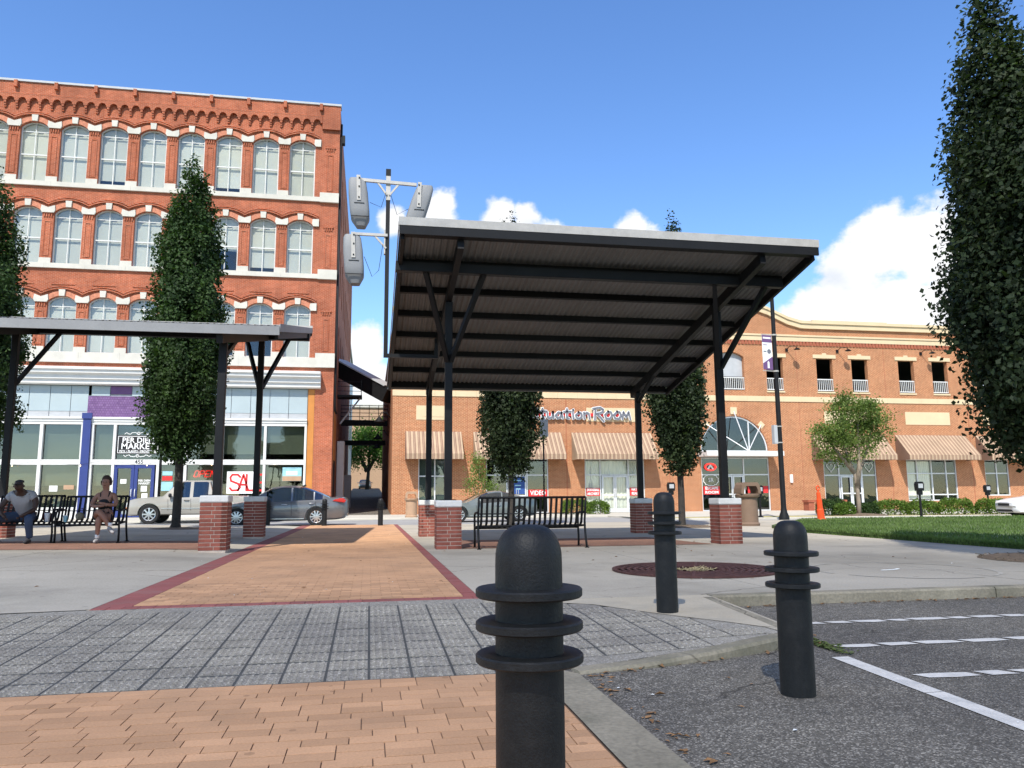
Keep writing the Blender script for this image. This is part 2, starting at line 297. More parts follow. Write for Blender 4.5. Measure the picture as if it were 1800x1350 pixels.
MT = dict(
 asphalt=speckle_mat('asphalt', (.125,.113,.096), (.34,.31,.265), (.068,.061,.05), sc=130, patch=.7, stain=(.09,.08,.065), crack=.55, spot=2.2),
 street=M('street', (.30,.295,.285), .93, .14, .4, 30, .12, dirt=(.2,.2,.19), bump=.1),
 concrete=M('concrete', (.42,.375,.30), .9, .2, .35, 45, .12, bump=.12, bscale=90, dirt=(.24,.215,.17), dscale=.42, damt=.85, crack=.33, spot=4.5),
 concrete2=M('concrete_apron', (.43,.375,.285), .9, .14, 1.1, 60, .08, bump=.12, dirt=(.24,.23,.2), dscale=1.6),
 kerb=M('kerb', (.28,.245,.18), .92, .28, 1.6, 40, .18, bump=.2, dirt=(.10,.10,.065), dscale=1.5, damt=.85, crack=.6),
 sidewalk=M('sidewalk', (.50,.47,.40), .9, .1, .6, 40, .06, dirt=(.36,.34,.27), dscale=.9),
 joint=M('joint_sand', (.19,.125,.085), .95, .2, 3, 60, .2),
 gjoint=M('joint_grit', (.075,.075,.07), .95, .2, 3, 60, .2),
 paver=M('orange_paver', (.51,.292,.163), .9, .16, 1.1, 90, .10, bump=.1, bscale=160, rnd=.15, spec=.15, dirt=(.33,.205,.125), dscale=1.2, damt=.6, spot=6.5),
 redpaver=M('red_paver', (.27,.085,.075), .85, .15, 1.5, 70, .09, bump=.12, rnd=.12, dirt=(.24,.15,.13), dscale=2, damt=.5),
 dome=speckle_mat('grey_aggregate_paver', (.275,.252,.215), (.42,.39,.345), (.205,.185,.155), sc=110, patch=.9, stain=(.17,.15,.12), spot=5),
 bandbrick=M('brick_band', (.30,.17,.12), .9, .2, 1.2, 30, .12, rnd=.1),
 plbrick=M('plinth_brick', (.25,.075,.052), .85, .18, 6, 90, .12, bump=.2, bscale=140, rnd=.16),
 mortar=M('mortar', (.50,.42,.35), .95, .15, 8, 80, .1),
 cap=M('cast_cap', (.62,.61,.585), .85, .1, 5, 60, .06, dirt=(.42,.42,.4), dscale=4, damt=.45, bump=.1),
 black=M('black_paint', (.008,.0082,.009), .55, .25, 3, 50, .2, spec=.25, bump=.05, bscale=300),
 bollard=M('bollard_plastic', (.0085,.009,.0095), .52, .3, 5, 70, .3, spec=.34, bump=.15, bscale=160, dirt=(.03,.029,.027), dscale=14, damt=.35),
 deck=M('metal_deck', (.175,.178,.178), .65, .12, 2, 30, .08, metal=.0, dirt=(.125,.12,.112), dscale=1.5, damt=.4),
 galv=M('galvanised', (.43,.41,.375), .5, .12, 6, 60, .06, metal=.15),
 grate=M('rusty_grate', (.10,.045,.04), .75, .3, 8, 60, .2, metal=.3),
 white=M('white_paint', (.64,.635,.61), .55, .05, 2, 50, .03),
 greypaint=M('grey_paint', (.42,.43,.44), .5, .08, 3, 50, .04),
 stone=M('limestone', (.56,.535,.47), .85, .1, 1.5, 30, .06, dirt=(.48,.45,.39), dscale=1.2, damt=.5, bump=.1),
 cream=M('cream_block', (.62,.49,.31), .88, .06, 1.2, 40, .05, bump=.08),
 brickL=brick_mat('old_red_brick', (.48,.118,.048), (.37,.082,.034), (.50,.25,.17), ms=.011, stain=(.17,.06,.035), samt=.5, tint=.36),
 brickLp=M('arch_brick', (.50,.20,.12), .9, .16, 5, 16, .22),
 brickLd=brick_mat('alley_red_brick', (.46,.16,.09), (.36,.12,.07), (.42,.27,.2), samt=.5),
 brickR=brick_mat('new_orange_brick', (.42,.145,.062), (.34,.108,.045), (.56,.36,.21), samt=.1, tint=.14, ms=.012),
 brickRd=M('darker_brick_trim', (.33,.10,.055), .9, .15, 6, 20, .2),
 interior=M('dark_interior', (.035,.034,.032), .9, .3, .6, 5, .2),
 garage=M('garage_concrete', (.10,.098,.092), .9, .2, .5, 10, .1),
 blind=M('olive_blind', (.30,.31,.245), .85, .05, 1, 30, .03),
 blindG=M('grey_blind', (.58,.585,.56), .85, .05, 1, 30, .03, rnd=.12),
 curtain=M('white_curtain', (.82,.83,.8), .9, .06, 1, 20, .03),
 frameW=M('window_frame', (.60,.60,.575), .5, .06, 3, 40, .04),
 alu=M('aluminium_frame', (.66,.67,.67), .4, .05, 3, 40, .03, metal=.2),
 blue=M('blue_paint', (.032,.05,.19), .45, .1, 2, 40, .05),
 orangep=M('orange_trim', (.50,.20,.045), .6, .1, 2, 40, .06),
 glass=glass_mat('window_glass', (.92,.93,.9), .045), glassD=glass_mat('shop_glass', (.66,.69,.66), .07),
 glassV=glass_mat('vehicle_glass', (.16,.18,.18), .10),
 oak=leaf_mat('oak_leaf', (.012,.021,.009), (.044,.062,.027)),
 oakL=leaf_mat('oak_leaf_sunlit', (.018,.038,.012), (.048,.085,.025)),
 myrtle=leaf_mat('crape_myrtle_leaf', (.085,.125,.03), (.20,.255,.08), trans=.35),
 hedge=leaf_mat('hedge_leaf', (.06,.11,.016), (.16,.23,.045), 2.5, .3),
 alleyleaf=leaf_mat('background_leaf', (.05,.10,.02), (.12,.20,.05), .8, .35),
 grass=leaf_mat('grass_blade', (.07,.115,.032), (.14,.195,.065), .5, .3),
 lawn=M('lawn_soil', (.095,.135,.045), .95, .2, .8, 60, .25),
 bark=M('bark', (.045,.038,.032), .95, .3, 9, 60, .3, bump=.6, bscale=35),
 barkL=M('pale_bark', (.27,.215,.16), .9, .2, 6, 40, .2, bump=.3),
 mulch=M('mulch', (.16,.115,.075), .95, .4, 9, 70, .4, bump=.6, bscale=50),
 paint=M('road_paint', (.62,.59,.54), .8, .12, 6, 70, .12, dirt=(.36,.36,.35), dscale=9, damt=.6),
 brown=M('brown_litter_bin', (.19,.125,.085), .75, .1, 4, 90, .12, bump=.15, bscale=200),
 tan=M('tan_bin', (.42,.27,.17), .75, .1, 4, 90, .12),
 cone=M('orange_plastic', (.75,.075,.012), .55, .06, 4, 40, .05),
 rubber=M('tyre_rubber', (.018,.018,.018), .85, .2, 8, 50, .2),
 chrome=M('alloy', (.62,.62,.62), .28, .08, 6, 40, .05, metal=.9),
 redlens=M('red_lens', (.45,.012,.012), .2, .1, 6, 30, .05, coat=.5),
 amber=M('amber_lens', (.6,.17,.02), .2), lens=M('clear_lens', (.7,.72,.74), .12, spec=.7, coat=.5),
 carGrey=M('grey_car_paint', (.175,.18,.19), .3, .04, 2, 30, .02, metal=.55, coat=.7),
 carTaupe=M('taupe_car_paint', (.37,.345,.30), .34, .05, 2, 30, .03, metal=.2, coat=.5),
 carGreen=M('grey_green_car_paint', (.21,.235,.225), .32, .05, 2, 30, .03, metal=.45, coat=.6),
 carWhite=M('white_car_paint', (.78,.79,.79), .3, .03, 2, 30, .02, coat=.6),
 signW=M('sign_white', (.82,.82,.8), .6, .03), signR=M('sign_red', (.60,.03,.03), .6, .05), signB=M('sign_blue', (.03,.08,.27), .6, .08),
 ink=M('black_ink', (.02,.02,.022), .6), lettergrey=M('letter_grey', (.16,.165,.19), .5, .05),
 purple=M('purple_print', (.15,.075,.19), .6, .06), yellow=M('yellow_print', (.75,.52,.04), .6), teal=M('pale_blue_print', (.30,.55,.62), .6),
 bluepanel=M('pale_blue_panel', (.36,.43,.45), .55, .06, .9, 30, .04, dirt=(.32,.40,.45), dscale=.7, damt=.4),
 skin=M('skin', (.30,.15,.10), .55, .08, 8, 40, .04), skinD=M('dark_skin', (.055,.03,.021), .55, .1, 8, 40, .04),
 shirt=M('white_shirt', (.33,.335,.34), .9, .08, 8, 60, .05, bump=.3, bscale=18), jeans=M('jeans', (.045,.07,.12), .9, .18, 7, 80, .12, bump=.3, bscale=20),
 dress=M('black_dress', (.016,.015,.018), .85, .2, 8, 60, .1), hair=M('brown_hair', (.045,.024,.015), .7, .3, 25, 90, .25, bump=.5, bscale=60),
 capc=M('dark_cap', (.03,.03,.035), .9, .2), shoe=M('trainer', (.30,.29,.29), .8, .2, 14), bag=M('camo_bag', (.22,.20,.14), .9, .4, 14, 30, .2),
)
def brick_tiles(name, ca, cb, mo, bw, rh, ms):
    return brick_mat(name, ca, cb, mo, bw, rh, ms, samt=.0, tint=.15)
MT['purpletile'] = brick_tiles('purple_prism_tile', (.17,.095,.23), (.23,.14,.29), (.13,.075,.165), .125, .125, .012)
# ================================================================ the ground
def struct(name, mb, mat, **k): return mb.build(name, mat, kind='structure', **k)
def clip(poly, cl):
    """clip a polygon by a convex counter-clockwise one"""
    outp = list(poly)
    for i in range(len(cl)):
        a, b = cl[i], cl[(i+1) % len(cl)]; inp = outp; outp = []
        side = lambda p: (b[0]-a[0])*(p[1]-a[1])-(b[1]-a[1])*(p[0]-a[0])
        for j in range(len(inp)):
            p, q = inp[j], inp[(j+1) % len(inp)]; sp, sq = side(p), side(q)
            if sp >= 0: outp.append(p)
            if sp*sq < 0:
                t = sp/(sp-sq); outp.append((p[0]+(q[0]-p[0])*t, p[1]+(q[1]-p[1])*t))
        if not outp: return []
    return outp
def sheet(mb, poly, zf, step=.5):
    xs = [p[0] for p in poly]; ys = [p[1] for p in poly]
    nx = max(1, math.ceil((max(xs)-min(xs))/step)); ny = max(1, math.ceil((max(ys)-min(ys))/step))
    ar = sum(poly[i][0]*poly[(i+1) % len(poly)][1]-poly[(i+1) % len(poly)][0]*poly[i][1] for i in range(len(poly)))
    if ar < 0: poly = poly[::-1]
    for i in range(nx):
        for j in range(ny):
            x0 = min(xs)+(max(xs)-min(xs))*i/nx; x1 = min(xs)+(max(xs)-min(xs))*(i+1)/nx
            y0 = min(ys)+(max(ys)-min(ys))*j/ny; y1 = min(ys)+(max(ys)-min(ys))*(j+1)/ny
            c = clip([(x0,y0),(x1,y0),(x1,y1),(x0,y1)], poly)
            if len(c) > 2: mb.add([(x, y, zf(x, y)) for x, y in c], [tuple(range(len(c)))])
    return mb
flat = lambda z: (lambda x, y: z)
def zl(x, y=20): return float(np.interp(-x, [2.36, 3.0, 3.6, 7, 10, 40], [0, .035, .055, .105, .13, .13]))*min(1, max(0, (y-7.56)/5))
def zr(x, y):
    t = min(1, max(0, (7.5-y)/2.75)); k = min(1, max(0, (x-1.1)/1.6)); return -.1*t*(1-k)-.03*t*k
struct('ground', MB().add([(-3000,-3000,-.35),(3000,-3000,-.35),(3000,3000,-.35),(-3000,3000,-.35)], [(0,1,2,3)]), MT['lawn'])
struct('parking_lot', sheet(MB(), [(1.1,-40),(45,-40),(45,7.2),(1.1,7.2)], flat(-.1), 60), MT['asphalt'])
struct('street', sheet(MB(), [(-70,25.5),(80,25.5),(80,37.4),(-70,37.4)], flat(-.03), 200), MT['street'])
# --- plaza slabs, scored concrete on both sides of the brick walk
def slab_field(root, xs, ys, zf, mat, gap=.012):
    for i in range(len(xs)-1):
        for j in range(len(ys)-1):
            x0, x1, y0, y1 = xs[i]+gap/2, xs[i+1]-gap/2, ys[j]+gap/2, ys[j+1]-gap/2
            m = MB(); n = max(1, min(60, round((x1-x0)/.5))); ny = 4 if zf is zl else 1
            for k in range(n):
                a, b = x0+(x1-x0)*k/n, x0+(x1-x0)*(k+1)/n
                for q in range(ny):
                    c, d = y0+(y1-y0)*q/ny, y0+(y1-y0)*(q+1)/ny
                    m.add([(a,c,zf(a,c)),(b,c,zf(b,c)),(b,d,zf(b,d)),(a,d,zf(a,d))], [(0,1,2,3)])
            m.add([(x0,y0,zf(x0,y0)),(x1,y0,zf(x1,y0)),(x1,y0,-.03),(x0,y0,-.03)], [(0,1,2,3)])
            m.add([(x0,y0,zf(x0,y0)),(x0,y1,zf(x0,y1)),(x0,y1,-.03),(x0,y0,-.03)], [(0,1,2,3)])
            m.add([(x1,y0,zf(x1,y0)),(x1,y1,zf(x1,y1)),(x1,y1,-.03),(x1,y0,-.03)], [(0,1,2,3)])
            m.add([(x0,y1,zf(x0,y1)),(x1,y1,zf(x1,y1)),(x1,y1,-.03),(x0,y1,-.03)], [(0,1,2,3)])
            m.build('slab', mat, root)
pr_ = struct('plaza', sheet(MB(), [(1.05,7.25),(45,7.25),(45,28.8),(1.05,28.8)], flat(-.02), 100), MT['joint'])
slab_field(pr_, [1.05, 4.05, 7.05, 10.05, 13.05, 18, 45], [7.25, 11, 14.75, 18.5, 22.2, 25.6, 28.8], lambda x, y: 0, MT['concrete'])
pl_ = struct('plaza', sheet(MB(), [(-40,7.5),(-2.36,7.5),(-2.36,28.8),(-40,28.8)], flat(-.02), 100), MT['joint'])
slab_field(pl_, [-40, -14.5, -11.4, -8.4, -5.4, -2.36], [7.56, 11.3, 15.1, 18.6, 22.2, 25.6, 28.8], zl, MT['concrete'])
def flatbrick(name, c1, c2, mort):
    m = brick_mat(name, c1, c2, mort, .2, .1, .006, samt=0, tint=.3)
    for n in m.node_tree.nodes:
        if n.type == 'COMBXYZ':
            sx = [k for k in m.node_tree.nodes if k.type == 'SEPXYZ'][0]
            m.node_tree.links.new(sx.outputs[0], n.inputs[0]); m.node_tree.links.new(sx.outputs[1], n.inputs[1])
    return m
MT['bandflat'] = flatbrick('brick_band_paving', (.33,.175,.12), (.28,.145,.10), (.2,.15,.12))
struct('brick_band', sheet(MB(), [(-30,15.3),(-2.9,15.3),(-2.9,18.2),(-30,18.2)], lambda x, y: zl(x, y)+.006, .5), MT['bandflat'])
struct('brick_band', sheet(MB(), [(1.75,14.75),(6.7,14.75),(6.4,17.7),(1.75,17.7)], flat(.005), 9), MT['bandflat'])
# --- brick walk down to the alley
def paver_mesh(name, lx, ly, h, mat, bv=.004):
    m = MB(); a, b = lx/2, ly/2
    m.add([(-a,-b,-h),(a,-b,-h),(a,b,-h),(-a,b,-h),(-a,-b,-bv),(a,-b,-bv),(a,b,-bv),(-a,b,-bv),(-a+bv,-b+bv,0),(a-bv,-b+bv,0),(a-bv,b-bv,0),(-a+bv,b-bv,0)],
          [(0,1,5,4),(1,2,6,5),(2,3,7,6),(3,0,4,7),(4,5,9,8),(5,6,10,9),(6,7,11,10),(7,4,8,11),(8,9,10,11)])
    me = m.mesh(name); me.materials.append(mat); return me
walk = struct('brick_walk', sheet(MB(), [(-2.36,7.5),(1.05,7.5),(1.05,29.6),(-2.36,29.6)], flat(-.007), 100), MT['joint'])
pm = paver_mesh('brick', .1955, .093, .02, MT['paver'], .0008); rp = random.Random(3)
rest = MB(); cnt = 0
for j in range(219):
    y = 7.72+.05+j*.1; off = (0, .1)[j % 2]
    for i in range(-1, 16):
        x0 = max(-2.06, -2.06+i*.2+off); x1 = min(.91, -2.06+(i+1)*.2+off-.003)
        if x1-x0 < .04: continue
        z = rp.uniform(-.0015, .0015)
        if cnt < 270:
            put('brick', pm, walk, ((x0+x1)/2, y, z), (rp.uniform(-.004,.004), rp.uniform(-.004,.004), 0), ((x1-x0)/.197, 1, 1)); cnt += 1
        else:
            rest.add([(x0,y-.0485,z),(x1,y-.0485,z),(x1,y+.0485,z),(x0,y+.0485,z),(x0,y-.0485,-.015),(x1,y-.0485,-.015),(x1,y+.0485,-.015),(x0,y+.0485,-.015)],
                     [(0,1,2,3),(4,5,1,0),(5,6,2,1),(7,4,0,3)])
rest.build('brick', MT['paver'], walk, kind='stuff', fixn=False)
rm = paver_mesh('brick', .126, .16, .02, MT['redpaver'])
for i in range(27):
    put('brick', rm, walk, (-2.36+.0655+i*.1288, 7.585, rp.uniform(-.001,.002)), (0, rp.uniform(-.004,.004), rp.uniform(-.006,.006)))
edge = MB()
for sgn, xa in ((0, -2.36), (1, .915)):
    for j in range(218):
        y = 7.68+j*.1
        for q in range(1):
            x0 = xa; x1 = xa+(.295 if sgn == 0 else .135); z = rp.uniform(-.0015, .002)
            edge.add([(x0,y,z),(x1,y,z),(x1,y+.097,z),(x0,y+.097,z),(x0,y,-.015),(x1,y,-.015),(x1,y+.097,-.015),(x0,y+.097,-.015)], [(0,1,2,3),(4,5,1,0),(5,6,2,1),(7,4,0,3)])
edge.build('border_brick', MT['redpaver'], walk, kind='stuff', fixn=False)
# --- warning pavers with domes, sloping down to the crossing
DOME = [(-4.2,4.78),(1.2,4.78),(2.2,5.0),(2.93,5.32),(2.9,5.55),(2.5,6.15),(2.0,6.95),(1.12,7.5),(-2.4,7.49),(-4.2,7.30)]
wp = struct('warning_paving', sheet(MB(), DOME, lambda x, y: zr(x, y)-.005, .4), MT['gjoint'])
T = .25
def dome_mesh():
    m = MB(); a = T/2-.008; ay = T/2-.017
    m.box(-a, a, -ay, ay, -.03, -.002)
    for i in range(5):
        for j in range(5):
            cx, cy = (i-2)*.046, (j-2)*.044
            ring = [(cx+.016*math.cos(k*math.pi/3), cy+.016*math.sin(k*math.pi/3), -.002) for k in range(6)]+[(cx+.009*math.cos(k*math.pi/3), cy+.009*math.sin(k*math.pi/3), .005) for k in range(6)]
            m.add(ring, [(k, (k+1) % 6, (k+1) % 6+6, k+6) for k in range(6)]+[tuple(range(6, 12))])
    me = m.mesh('warning_paver'); me.materials.append(MT['dome']); return me
dm = dome_mesh()
for i in range(-17, 13):
    for j in range(11):
        x0, y0 = .02+i*T, 4.78+j*T; q = [(x0,y0),(x0+T,y0),(x0+T,y0+T),(x0,y0+T)]
        c = clip(q, DOME); cx, cy = x0+T/2, y0+T/2
        if len(c) < 3: continue
        ar = abs(sum(c[k][0]*c[(k+1) % len(c)][1]-c[(k+1) % len(c)][0]*c[k][1] for k in range(len(c))))/2
        if ar > T*T*.985:
            sx = math.atan2(zr(cx, cy+.1)-zr(cx, cy-.1), .2); sy = -math.atan2(zr(cx+.1, cy)-zr(cx-.1, cy), .2)
            put('warning_paver', dm, wp, (cx, cy, zr(cx, cy)+rp.uniform(-.002,.002)), (sx+rp.uniform(-.006,.006), sy+rp.uniform(-.006,.006), 0))
        elif ar > .004:
            gx = sum(p[0] for p in c)/len(c); gy = sum(p[1] for p in c)/len(c)
            c = [(gx+(p[0]-gx)*.99, gy+(p[1]-gy)*.985) for p in c]
            MB().prism(c, lambda u, v, d: (u, v, zr(u, v)+d), -.03, -.002).build('warning_paver', MT['dome'], wp)
struct('concrete_margin', sheet(MB(), [(-40,4.2),(-4.2,4.2),(-4.2,7.31),(-40,7.5)], lambda x, y: zr(0, y)-.004, .6), MT['concrete'])
struct('concrete_margin', sheet(MB(), [(-4.2,7.31),(-2.4,7.5),(-2.4,7.56),(-4.2,7.56)], lambda x, y: .0015, .6), MT['concrete'])
# --- concrete apron round the middle bollard and its kerb
ap = MB()
for poly in ([(1.05,7.49),(1.98,6.93),(3.2,7.08),(3.2,7.26),(1.05,7.6)], [(1.98,6.93),(2.48,6.13),(3.12,6.1),(3.2,7.09)], [(2.48,6.13),(2.88,5.53),(3.05,5.4),(3.12,6.1)], [(2.88,5.55),(2.91,5.31),(3.06,5.32),(3.05,5.42)]):
    sheet(ap, poly, lambda x, y: zr(x, y)+.002, .2)
struct('ramp_apron', ap, MT['concrete2'])
def kerb_run(name, line, w, side, zt, zb=-.16, mat=None):
    m = MB(); n = len(line)
    for i, (x, y) in enumerate(line):
        a = Vector(line[max(i-1, 0)]); b = Vector(line[min(i+1, n-1)]); d = (b-a).normalized(); nn = Vector((-d.y, d.x))*side*w
        zz = zt(x, y); x2, y2 = x+nn.x, y+nn.y
        m.v += [(x, y, zb), (x+nn.x*.02, y+nn.y*.02, zz-.018), (x+nn.x*.14, y+nn.y*.14, zz), (x2, y2, zz), (x2, y2, zb)]
        if i: o = (i-1)*5; m.f += [(o+k, o+k+1, o+k+6, o+k+5) for k in range(4)]
    m.f += [(0,1,2,3,4), tuple(range((n-1)*5, n*5))]
    return m.build(name, mat or MT['kerb'], kind='structure')
for k in range(8):   # poured lengths with a joint between them
    x0 = 3.2+k*3.05; kerb_run('kerb', [(x0+.006+q*(3.038/4), 7.12) for q in range(5)], .15, 1, flat(.004))
kerb_run('kerb', [(3.2,7.1),(3.13,6.4),(3.08,5.8),(3.04,5.36)], .1, -1, lambda x, y: zr(x, y)-.001+.004)
kerb_run('kerb', [(1.24,4.64),(1.7,4.72),(2.2,4.86),(2.7,5.06),(2.98,5.2),(3.06,5.34)], .13, 1, lambda x, y: max(zr(x, y), -.085)+.004)
# --- brick crossing in front
cw = struct('brick_crossing', sheet(MB(), [(-8,-6),(1.2,-6),(1.2,4.78),(-8,4.78)], flat(-.1065), 40), MT['joint'])
om = paver_mesh('brick', .1965, .0925, .02, MT['paver'], .0006); cnt = 0; rest = MB()
for j in range(0, 90):
    y = 4.73-j*.1; off = (0, .1, .05, .15)[j % 4] if j % 3 else (.1, 0)[j % 2]
    for i in range(-44, 1):
        x1 = min(.985, .985+i*.2+off); x0 = .985+(i-1)*.2+off
        if x1-x0 < .05: continue
        cx = (x0+x1)/2; vis = cx > -.57*y-.1 if False else (cx > -(y*.42)-.05 and y > 3.0)
        if vis and cnt < 298:
            put('brick', om, cw, (cx, y, -.1+rp.uniform(-.0012,.0012)), (rp.uniform(-.004,.004), rp.uniform(-.004,.004), rp.uniform(-.004,.004)), ((x1-x0-.005)/.1965, 1, 1)); cnt += 1
        else:
            z = -.1; rest.add([(x0+.002,y-.0484,z),(x1-.002,y-.0484,z),(x1-.002,y+.0484,z),(x0+.002,y+.0484,z)], [(0,1,2,3)])
rest.build('brick', MT['paver'], cw, kind='stuff', fixn=False)
struct('concrete_band', sheet(MB(), [(.992,-6),(1.235,-6),(1.235,4.66),(1.15,4.78),(.992,4.78)], flat(-.094), 3), MT['kerb'])
# --- painted lines of the parking lot, broken where they cross the tar joints
def patches(name, pts):
    root = None
    for poly in pts:
        m = MB().add([(x, y, -.0955) for x, y in poly], [tuple(range(len(poly)))])
        if root is None: root = m.build(name, MT['paint'], kind='structure')
        else: m.build('paint_patch', MT['paint'], root)
for y, x0 in ((6.05, 3.42), (5.1, 3.19), (4.18, 3.13), (3.26, 3.05)):
    ps = []; x = x0
    while x < 9.5:
        L = rp.uniform(.16, .36); g = rp.uniform(.015, .05); j = [rp.uniform(-.012,.012) for _ in range(8)]
        ps.append([(x+.03+j[0],y-.048+j[1]), (x+L*.5,y-.055+j[6]), (x+L+j[2],y-.05+j[3]), (x+L-.035+j[4],y+.045+j[5]), (x+L*.4,y+.05+j[7]), (x-.02+j[6],y+.048+j[7])]); x += L+g
    patches('road_marking', ps)
lx = lambda y: 2.90+(y-3.13)*.06
pp = []; yy = -2.0
while yy < 4.75:
    h = rp.uniform(.5, 1.1); y2 = min(4.78, yy+h); e = [rp.uniform(-.008,.008) for _ in range(6)]
    pp.append([(lx(yy)-.055+e[0],yy),(lx(yy)+.05+e[1],yy+.003),(lx((yy+y2)/2)+.052+e[4],(yy+y2)/2),(lx(y2)+.05+e[2],y2),(lx(y2)-.055+e[3],y2-.003),(lx((yy+y2)/2)-.053+e[5],(yy+y2)/2)]); yy = y2+.004
patches('road_marking', pp)
# --- lawn with grass, far pavements
LAWN = [(10.95,7.7),(45,7.7),(45,27.0),(17,27.0),(14.2,25.2),(11.6,21.5),(10.97,19.2)]
def lawn_z(x, y): return .04+.05*min(1, max(0, (y-10)/10))
lw = sheet(MB(), LAWN, lawn_z, .8)
for i in range(len(LAWN)):
    a, b = LAWN[i], LAWN[(i+1) % len(LAWN)]; n = 12
    for k in range(n):
        p = (a[0]+(b[0]-a[0])*k/n, a[1]+(b[1]-a[1])*k/n); q = (a[0]+(b[0]-a[0])*(k+1)/n, a[1]+(b[1]-a[1])*(k+1)/n)
        lw.add([(p[0],p[1],lawn_z(*p)),(q[0],q[1],lawn_z(*q)),(q[0],q[1],0),(p[0],p[1],0)], [(0,1,2,3)])
struct('lawn', lw, MT['lawn'])
def fast_mesh(name, V, F, mat, parent=None, kind=None):
    """V (n,3), F (m,k) arrays"""
    me = bpy.data.meshes.new(name); k = F.shape[1]
    me.vertices.add(len(V)); me.vertices.foreach_set('co', V.astype(np.float32).ravel())
    me.loops.add(F.size); me.loops.foreach_set('vertex_index', F.astype(np.int32).ravel())
    me.polygons.add(len(F)); me.polygons.foreach_set('loop_start', np.arange(0, F.size, k, dtype=np.int32)); me.polygons.foreach_set('loop_total', np.full(len(F), k, np.int32))
    me.update(calc_edges=True); me.materials.append(mat)
    o = bpy.data.objects.new(name, me); COL.objects.link(o)
    if parent is not None: o.parent = parent
    if kind: o['kind'] = kind
    return o
def grass_blades(n):
    X = 10.95+RNG.random(n*3)**1.3*22; Y = 9+RNG.random(n*3)*18
    k = (X > 10.93+np.maximum(0, Y-19.2)*.45+np.maximum(0, Y-21.5)*.25)
    X, Y = X[k][:n], Y[k][:n]; m = len(X)
    ex = int(m*.18); t = RNG.random(ex)*12; X[:ex] = 10.93+RNG.random(ex)*.12; Y[:ex] = 8+t*.95
    Z = .04+.05*np.clip((Y-10)/10, 0, 1); Z[:ex] = np.where(RNG.random(ex) < .5, .0, Z[:ex])
    an = RNG.random(m)*6.283; h = .035+RNG.random(m)*.04; w = .009+RNG.random(m)*.008; le = (RNG.random((m,2))-.5)*.06
    dx, dy = np.cos(an)*w, np.sin(an)*w
    V = np.stack([np.stack([X-dx,Y-dy,Z-.005],1), np.stack([X+dx,Y+dy,Z-.005],1), np.stack([X+le[:,0],Y+le[:,1],Z+h],1)],1).reshape(-1,3)
    return V, np.arange(m*3).reshape(-1,3)
V_, F_ = grass_blades(70000)
tag(fast_mesh('grass', V_, F_, MT['grass']), 'short mown green grass of the lawn beside the plaza', 'grass', kind='stuff')
MT['verge'] = M('dry_verge', (.42,.36,.17), .95, .2, 2, 40, .2, dirt=(.22,.25,.08), dscale=1.2, damt=.7)
for a_, b_ in ((-70, 11.5),): kerb_run('far_kerb', [(a_+(b_-a_)*k/10, 37.3) for k in range(11)], .18, 1, flat(.05), mat=MT['sidewalk'])
kerb_run('far_kerb', [(11.5,37.3),(11.7,34),(12.5,31.6),(14,30.7),(17,30.5),(30,30.4),(60,30.4)], .18, 1, flat(.05), mat=MT['sidewalk'])
struct('sidewalk', sheet(sheet(MB(), [(-70,37.45),(11.6,37.45),(11.6,45.6),(-70,45.6)], flat(.045), 200), [(11.6,33.2),(60,33.2),(60,45.6),(11.6,45.6)], flat(.045), 200), MT['sidewalk'])
struct('verge', sheet(MB(), [(11.6,33.2),(12.6,31.75),(14.1,30.87),(60,30.57),(60,33.2)], flat(.04), 200), MT['verge'])
struct('alley_floor', sheet(MB(), [(-2.3,45.6),(1.5,45.6),(1.5,120),(-2.3,120)], lambda x, y: .045+max(0, y-47)*.034, 3), MT['asphalt'])
